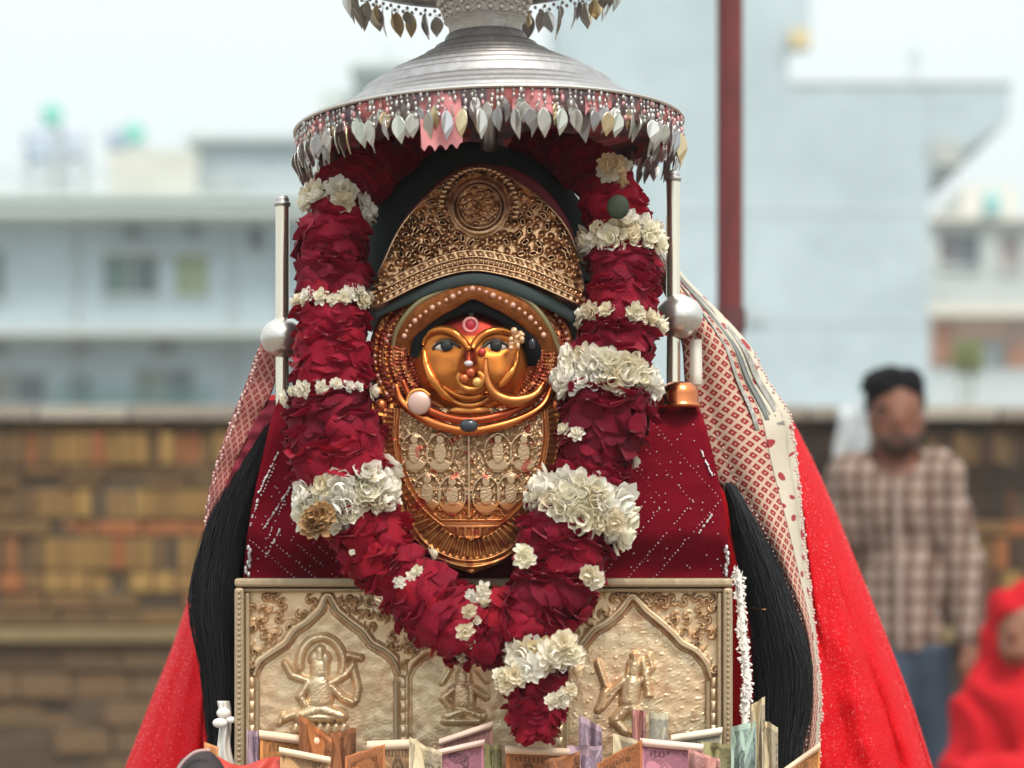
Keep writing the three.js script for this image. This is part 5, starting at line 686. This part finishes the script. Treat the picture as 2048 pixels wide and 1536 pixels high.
  pending.forEach(([m, g, mm], i) => { if (i < 290) { const o = part('petal', g, mm, t); m.decompose(o.position, o.quaternion, o.scale); o.position.sub(t.position); } else { const q = g.clone(); q.applyMatrix4(m); (rest[mm.uuid] ??= [mm, []])[1].push(q); } });
  for (const [mm, gs] of Object.values(rest)) part('petals', gs, mm, t, 'stuff');
  part('green_leaf', ball(1236, 414, 2.79, 22, 24, 8, 10, 8), leafDark, t);
}
// ───────────── bank notes standing along the tray ─────────────
{
  const note = (a, f) => texture(256, 128, (u, v) => { const m = Math.min(u, 1 - u, (v) * 2, (1 - v) * 2); if (m < 0.05) return [0.98, 0.95, 0.9]; const g = 0.5 + 0.5 * Math.sin(u * 60 + 8 * Math.sin(v * 9 + a) + 5 * noise(u * 6, v * 4, a)), h = 0.5 + 0.5 * Math.sin((u - 0.3) ** 2 * 300 + (v - 0.5) ** 2 * 200); let q = 0.74 + 0.16 * g * h; const ov = Math.hypot((u - f) * 1.9, (v - 0.5)); if (ov < 0.3) q -= 0.22 * (0.5 + 0.5 * Math.sin(ov * 60)) + 0.1; if (v > 0.78 && v < 0.86 && u > 0.15 && u < 0.8) q -= 0.25 * (Math.sin(u * 90) > 0 ? 1 : 0.2); if (v > 0.12 && v < 0.2 && u > 0.3) q -= 0.2; return [q, q * 0.97, q * 0.95]; });
  const tex = [note(1, 0.62), note(5, 0.35), note(9, 0.7)];
  const col = { orange: [0.72, 0.3, 0.09], tan: [0.6, 0.36, 0.19], brown: [0.4, 0.16, 0.07], pink: [0.66, 0.33, 0.32], magenta: [0.62, 0.26, 0.38], lilac: [0.56, 0.42, 0.58], cream: [0.78, 0.68, 0.5], grey: [0.62, 0.6, 0.5], cyan: [0.5, 0.68, 0.66], green: [0.4, 0.38, 0.2], rust: [0.55, 0.2, 0.07] };
  // [x0, x1, top y, slope, depth, colour, fold height, bend, label]
  const list = [
    [520, 640, 1470, 8, 2.80, 'orange', 16, 0.3, 'wide orange note, leftmost of the row, with a soft yellow face'],
    [598, 664, 1452, 26, 2.785, 'rust', 8, 0.8, 'crumpled rust-orange note leaning beside the wide orange note'],
    [656, 712, 1462, -6, 2.79, 'brown', 4, 0.9, 'narrow dark brown folded note between rust and tan notes'],
    [736, 832, 1482, -2, 2.80, 'tan', 18, 0.15, 'tan-brown note with pale top fold below the left arch'],
    [848, 968, 1494, -14, 2.785, 'magenta', 10, 0.5, 'dusky pink note tilted up below the middle figure'],
    [880, 985, 1462, -18, 2.81, 'pink', 12, 0.6, 'pale pink note slanting behind the dusky pink note'],
    [964, 1004, 1490, 2, 2.79, 'green', 6, 0.7, 'narrow olive-green note left of the last rose petals'],
    [1012, 1138, 1496, 3, 2.79, 'rust', 14, 0.2, 'brown-orange note with cream top fold directly under garland tip'],
    [1134, 1204, 1492, 0, 2.80, 'lilac', 4, 0.9, 'lilac note folded in vertical pleats right of garland tip'],
    [1158, 1204, 1442, 14, 2.83, 'lilac', 6, 0.5, 'taller lilac note standing behind the pleated lilac note'],
    [1194, 1284, 1502, -24, 2.785, 'rust', 8, 0.5, 'orange-brown note rising steeply between lilac and violet notes'],
    [1282, 1406, 1484, 6, 2.79, 'magenta', 14, 0.25, 'large pink-violet note with broad pale top border'],
    [1298, 1336, 1426, 1, 2.835, 'grey', 8, 0.2, 'small grey-cream note upright behind the pink-violet note'],
    [1264, 1292, 1420, 1, 2.83, 'pink', 4, 0.9, 'slim beige-pink folded note standing left of the grey note'],
    [1344, 1444, 1464, -8, 2.83, 'grey', 14, 0.4, 'thick grey folded note lying level against the right arch'],
    [1402, 1462, 1486, 4, 2.80, 'green', 6, 0.6, 'olive-brown note between violet note and pale blue note'],
    [1462, 1512, 1448, -6, 2.80, 'cyan', 4, 0.8, 'pale blue-green note standing upright at the panel corner'],
    [1500, 1530, 1402, -10, 2.815, 'cream', 4, 0.9, 'tall cream note with a pointed torn top'],
    [1524, 1556, 1446, 8, 2.81, 'cream', 4, 0.8, 'short cream note standing right of the tall cream note'],
    [1548, 1640, 1520, -34, 2.76, 'orange', 12, 0.4, 'orange-pink note leaning at the far right end of the row'],
    [560, 660, 1506, 10, 2.755, 'tan', 12, 0.7, 'low tan note in front of the wide orange note'],
    [690, 770, 1500, -12, 2.76, 'rust', 6, 0.8, 'low crumpled russet note between brown and tan notes'],
    [818, 884, 1490, 16, 2.772, 'cream', 5, 0.8, 'cream folded note at the left of the dusky pink note'],
    [1090, 1160, 1512, -10, 2.755, 'brown', 6, 0.7, 'low dark brown note in front of the garland tip'],
    [1226, 1300, 1478, 12, 2.805, 'cream', 8, 0.6, 'cream note edge showing behind the steep orange-brown note'],
    [1376, 1440, 1508, 10, 2.755, 'pink', 8, 0.8, 'low pink crumpled note in front of the olive-brown note'],
    [494, 524, 1462, 2, 2.81, 'lilac', 4, 0.9, 'thin lilac note edge at the far left end of the row'],
  ];
  seed = 64;
  list.forEach(([x0, x1, y, sl, d, c, fold, bend, label], i) => {
    const t = thing('bank_note', label, 'bank note', P((x0 + x1) / 2, 1603, d), 'bank notes standing in the tray'), tx = rep(tex[i % 3], 1, 1), narrow = x1 - x0 < 75, ph = rr(0, 6);
    const m = mat(col[c].map((q) => q * 0.8), 0.85, 0, { map: tx });
    const b = (u, v) => (narrow ? 0.008 : 0.006) * Math.sin(u * Math.PI * (narrow ? 3 : 1.4) + ph) * bend + 0.007 * noise(u * 2.6, v * 2.2, i) * (0.4 + bend) - 0.006 * (1 - v) ** 3 * Math.sin(u * 4 + ph);
    part('paper', sheet(18, 12, (u, v) => [mix(x0, x1, u), mix(y + sl * (u - 0.5) * 2, 1602, v) + 5 * noise(u * 3, i) + 2 * noise(u * 9, i), d + 0.012 * (1 - v) + b(u, v)], { thick: 0.0012, back: true, uvfn: (u, v) => narrow ? [v * 0.7, u * 0.9] : [u, 1 - v * 0.8] }), m, t);
    if (fold > 9) part('folded_edge', sheet(18, 4, (u, v) => [mix(x0 - 2, x1 + 1, u), mix(y + sl * (u - 0.5) * 2 - 2, y + sl * (u - 0.5) * 2 + fold, v), d + 0.008 + b(u, 0) - 0.004 * Math.sin(v * 3)], { thick: 0.0014, uvfn: (u, v) => [u, 0.01] }), mat(mix3(col[c], [0.8, 0.66, 0.52], 0.7), 0.85), t);
  });
}
// ───────────── small cloths beside the panel ─────────────
{
  const wool = (pts, label, n, wd) => { const t = thing('wool_tassel', label, 'tassel', P(pts[0][0], pts[pts.length - 1][1], pts[0][2])), c = new THREE.CatmullRomCurve3(pts.map((p) => P(p[0], p[1], p[2]))), gs = []; seed = n; const tuft = new THREE.ConeGeometry(0.0018, 0.011, 4); for (let i = 0; i < n; i++) { const k = rnd(), p = c.getPoint(k), g = tuft.clone(), a = rr(0, 6.28), w = wd * S * rr(0.2, 1); g.rotateZ(rr(-1.2, 1.2)); g.rotateY(a); g.translate(p.x + Math.cos(a) * w, p.y + rr(-4, 4) * S, p.z + Math.sin(a) * w * 0.6); gs.push(g); } part('wool', gs, M.white, t, 'stuff'); part('cord', tube(pts.map(([x, y, d]) => [x, y, d, wd * 0.7]), 24, 8), M.white, t); };
  wool([[1474, 1140, 2.905], [1480, 1200, 2.9], [1488, 1290, 2.895], [1494, 1370, 2.89], [1490, 1430, 2.89], [1486, 1604, 2.87]], 'fluffy white wool strip hanging along the right edge of the panel', 520, 9);
  const t = thing('white_rag', 'white cotton strip tied left of the silver panel', 'cloth strip', P(450, 1600, 2.89));
  part('strip', sheet(14, 40, (u, v) => { const y = mix(1402, 1604, v); return [mix(434, 458, u) + 20 * sm(0.3, 1, v) * u + 6 * Math.sin(v * 7) * (1 - v) + 16 * sm(0.4, 1, v), y, 2.89 - 0.012 * Math.sin(u * Math.PI) - 0.004 * Math.sin(u * 12 + v * 3)]; }, { thick: 0.006, back: true }), M.white, t);
  part('knot', [ball(447, 1426, 2.876, 14, 11, 10), ball(440, 1446, 2.872, 15, 10, 9), ball(462, 1440, 2.876, 10, 7, 7)], M.white, t);
  const r = thing('red_ribbon', 'red-orange ribbon curling along the lower left corner of the tray', 'ribbon', P(470, 1600, 2.78));
  part('ribbon', sheet(40, 8, (u, v) => { const x = mix(408, 560, u), y = 1496 + 30 * sm(0, 0.6, u) + 12 * Math.sin(u * 5) + v * 56; return [x, y, 2.775 - 0.012 * Math.sin(v * 3) + 0.006 * Math.sin(u * 14 + v * 4)]; }, { thick: 0.003, back: true }), mat([0.5, 0.05, 0.035], 0.6), r);
  part('orange_end', sheet(10, 8, (u, v) => [mix(408, 436, u), mix(1484, 1540, v) + 10 * u, 2.768 + 0.005 * Math.sin(u * 5)], { thick: 0.003, back: true }), mat([0.62, 0.26, 0.1], 0.7), r);
  const k = thing('dark_bundle', 'dark folded cloth bundle with a pale edge at the lower left corner', 'bundle', P(400, 1600, 2.74)); const g = new THREE.SphereGeometry(1, 24, 16), p = g.attributes.position; for (let i = 0; i < p.count; i++) { const f = 1 + 0.08 * noise(p.getX(i) * 3, p.getY(i) * 3, p.getZ(i) * 3); p.setXYZ(i, p.getX(i) * 52 * S * f, p.getY(i) * 62 * S * f, p.getZ(i) * 40 * S * f); } const q = P(402, 1566, 2.76); g.translate(q.x, q.y, q.z); g.computeVertexNormals(); part('bundle_cloth', g, mat([0.03, 0.02, 0.024], 0.7), k);
  part('pale_edge', tube([[346, 1556, 2.735, 3], [366, 1524, 2.735, 3], [392, 1504, 2.735, 3.4], [420, 1500, 2.735, 3]], 16, 6), mat([0.45, 0.28, 0.28], 0.7), k);
}
renderer.render(scene, camera);
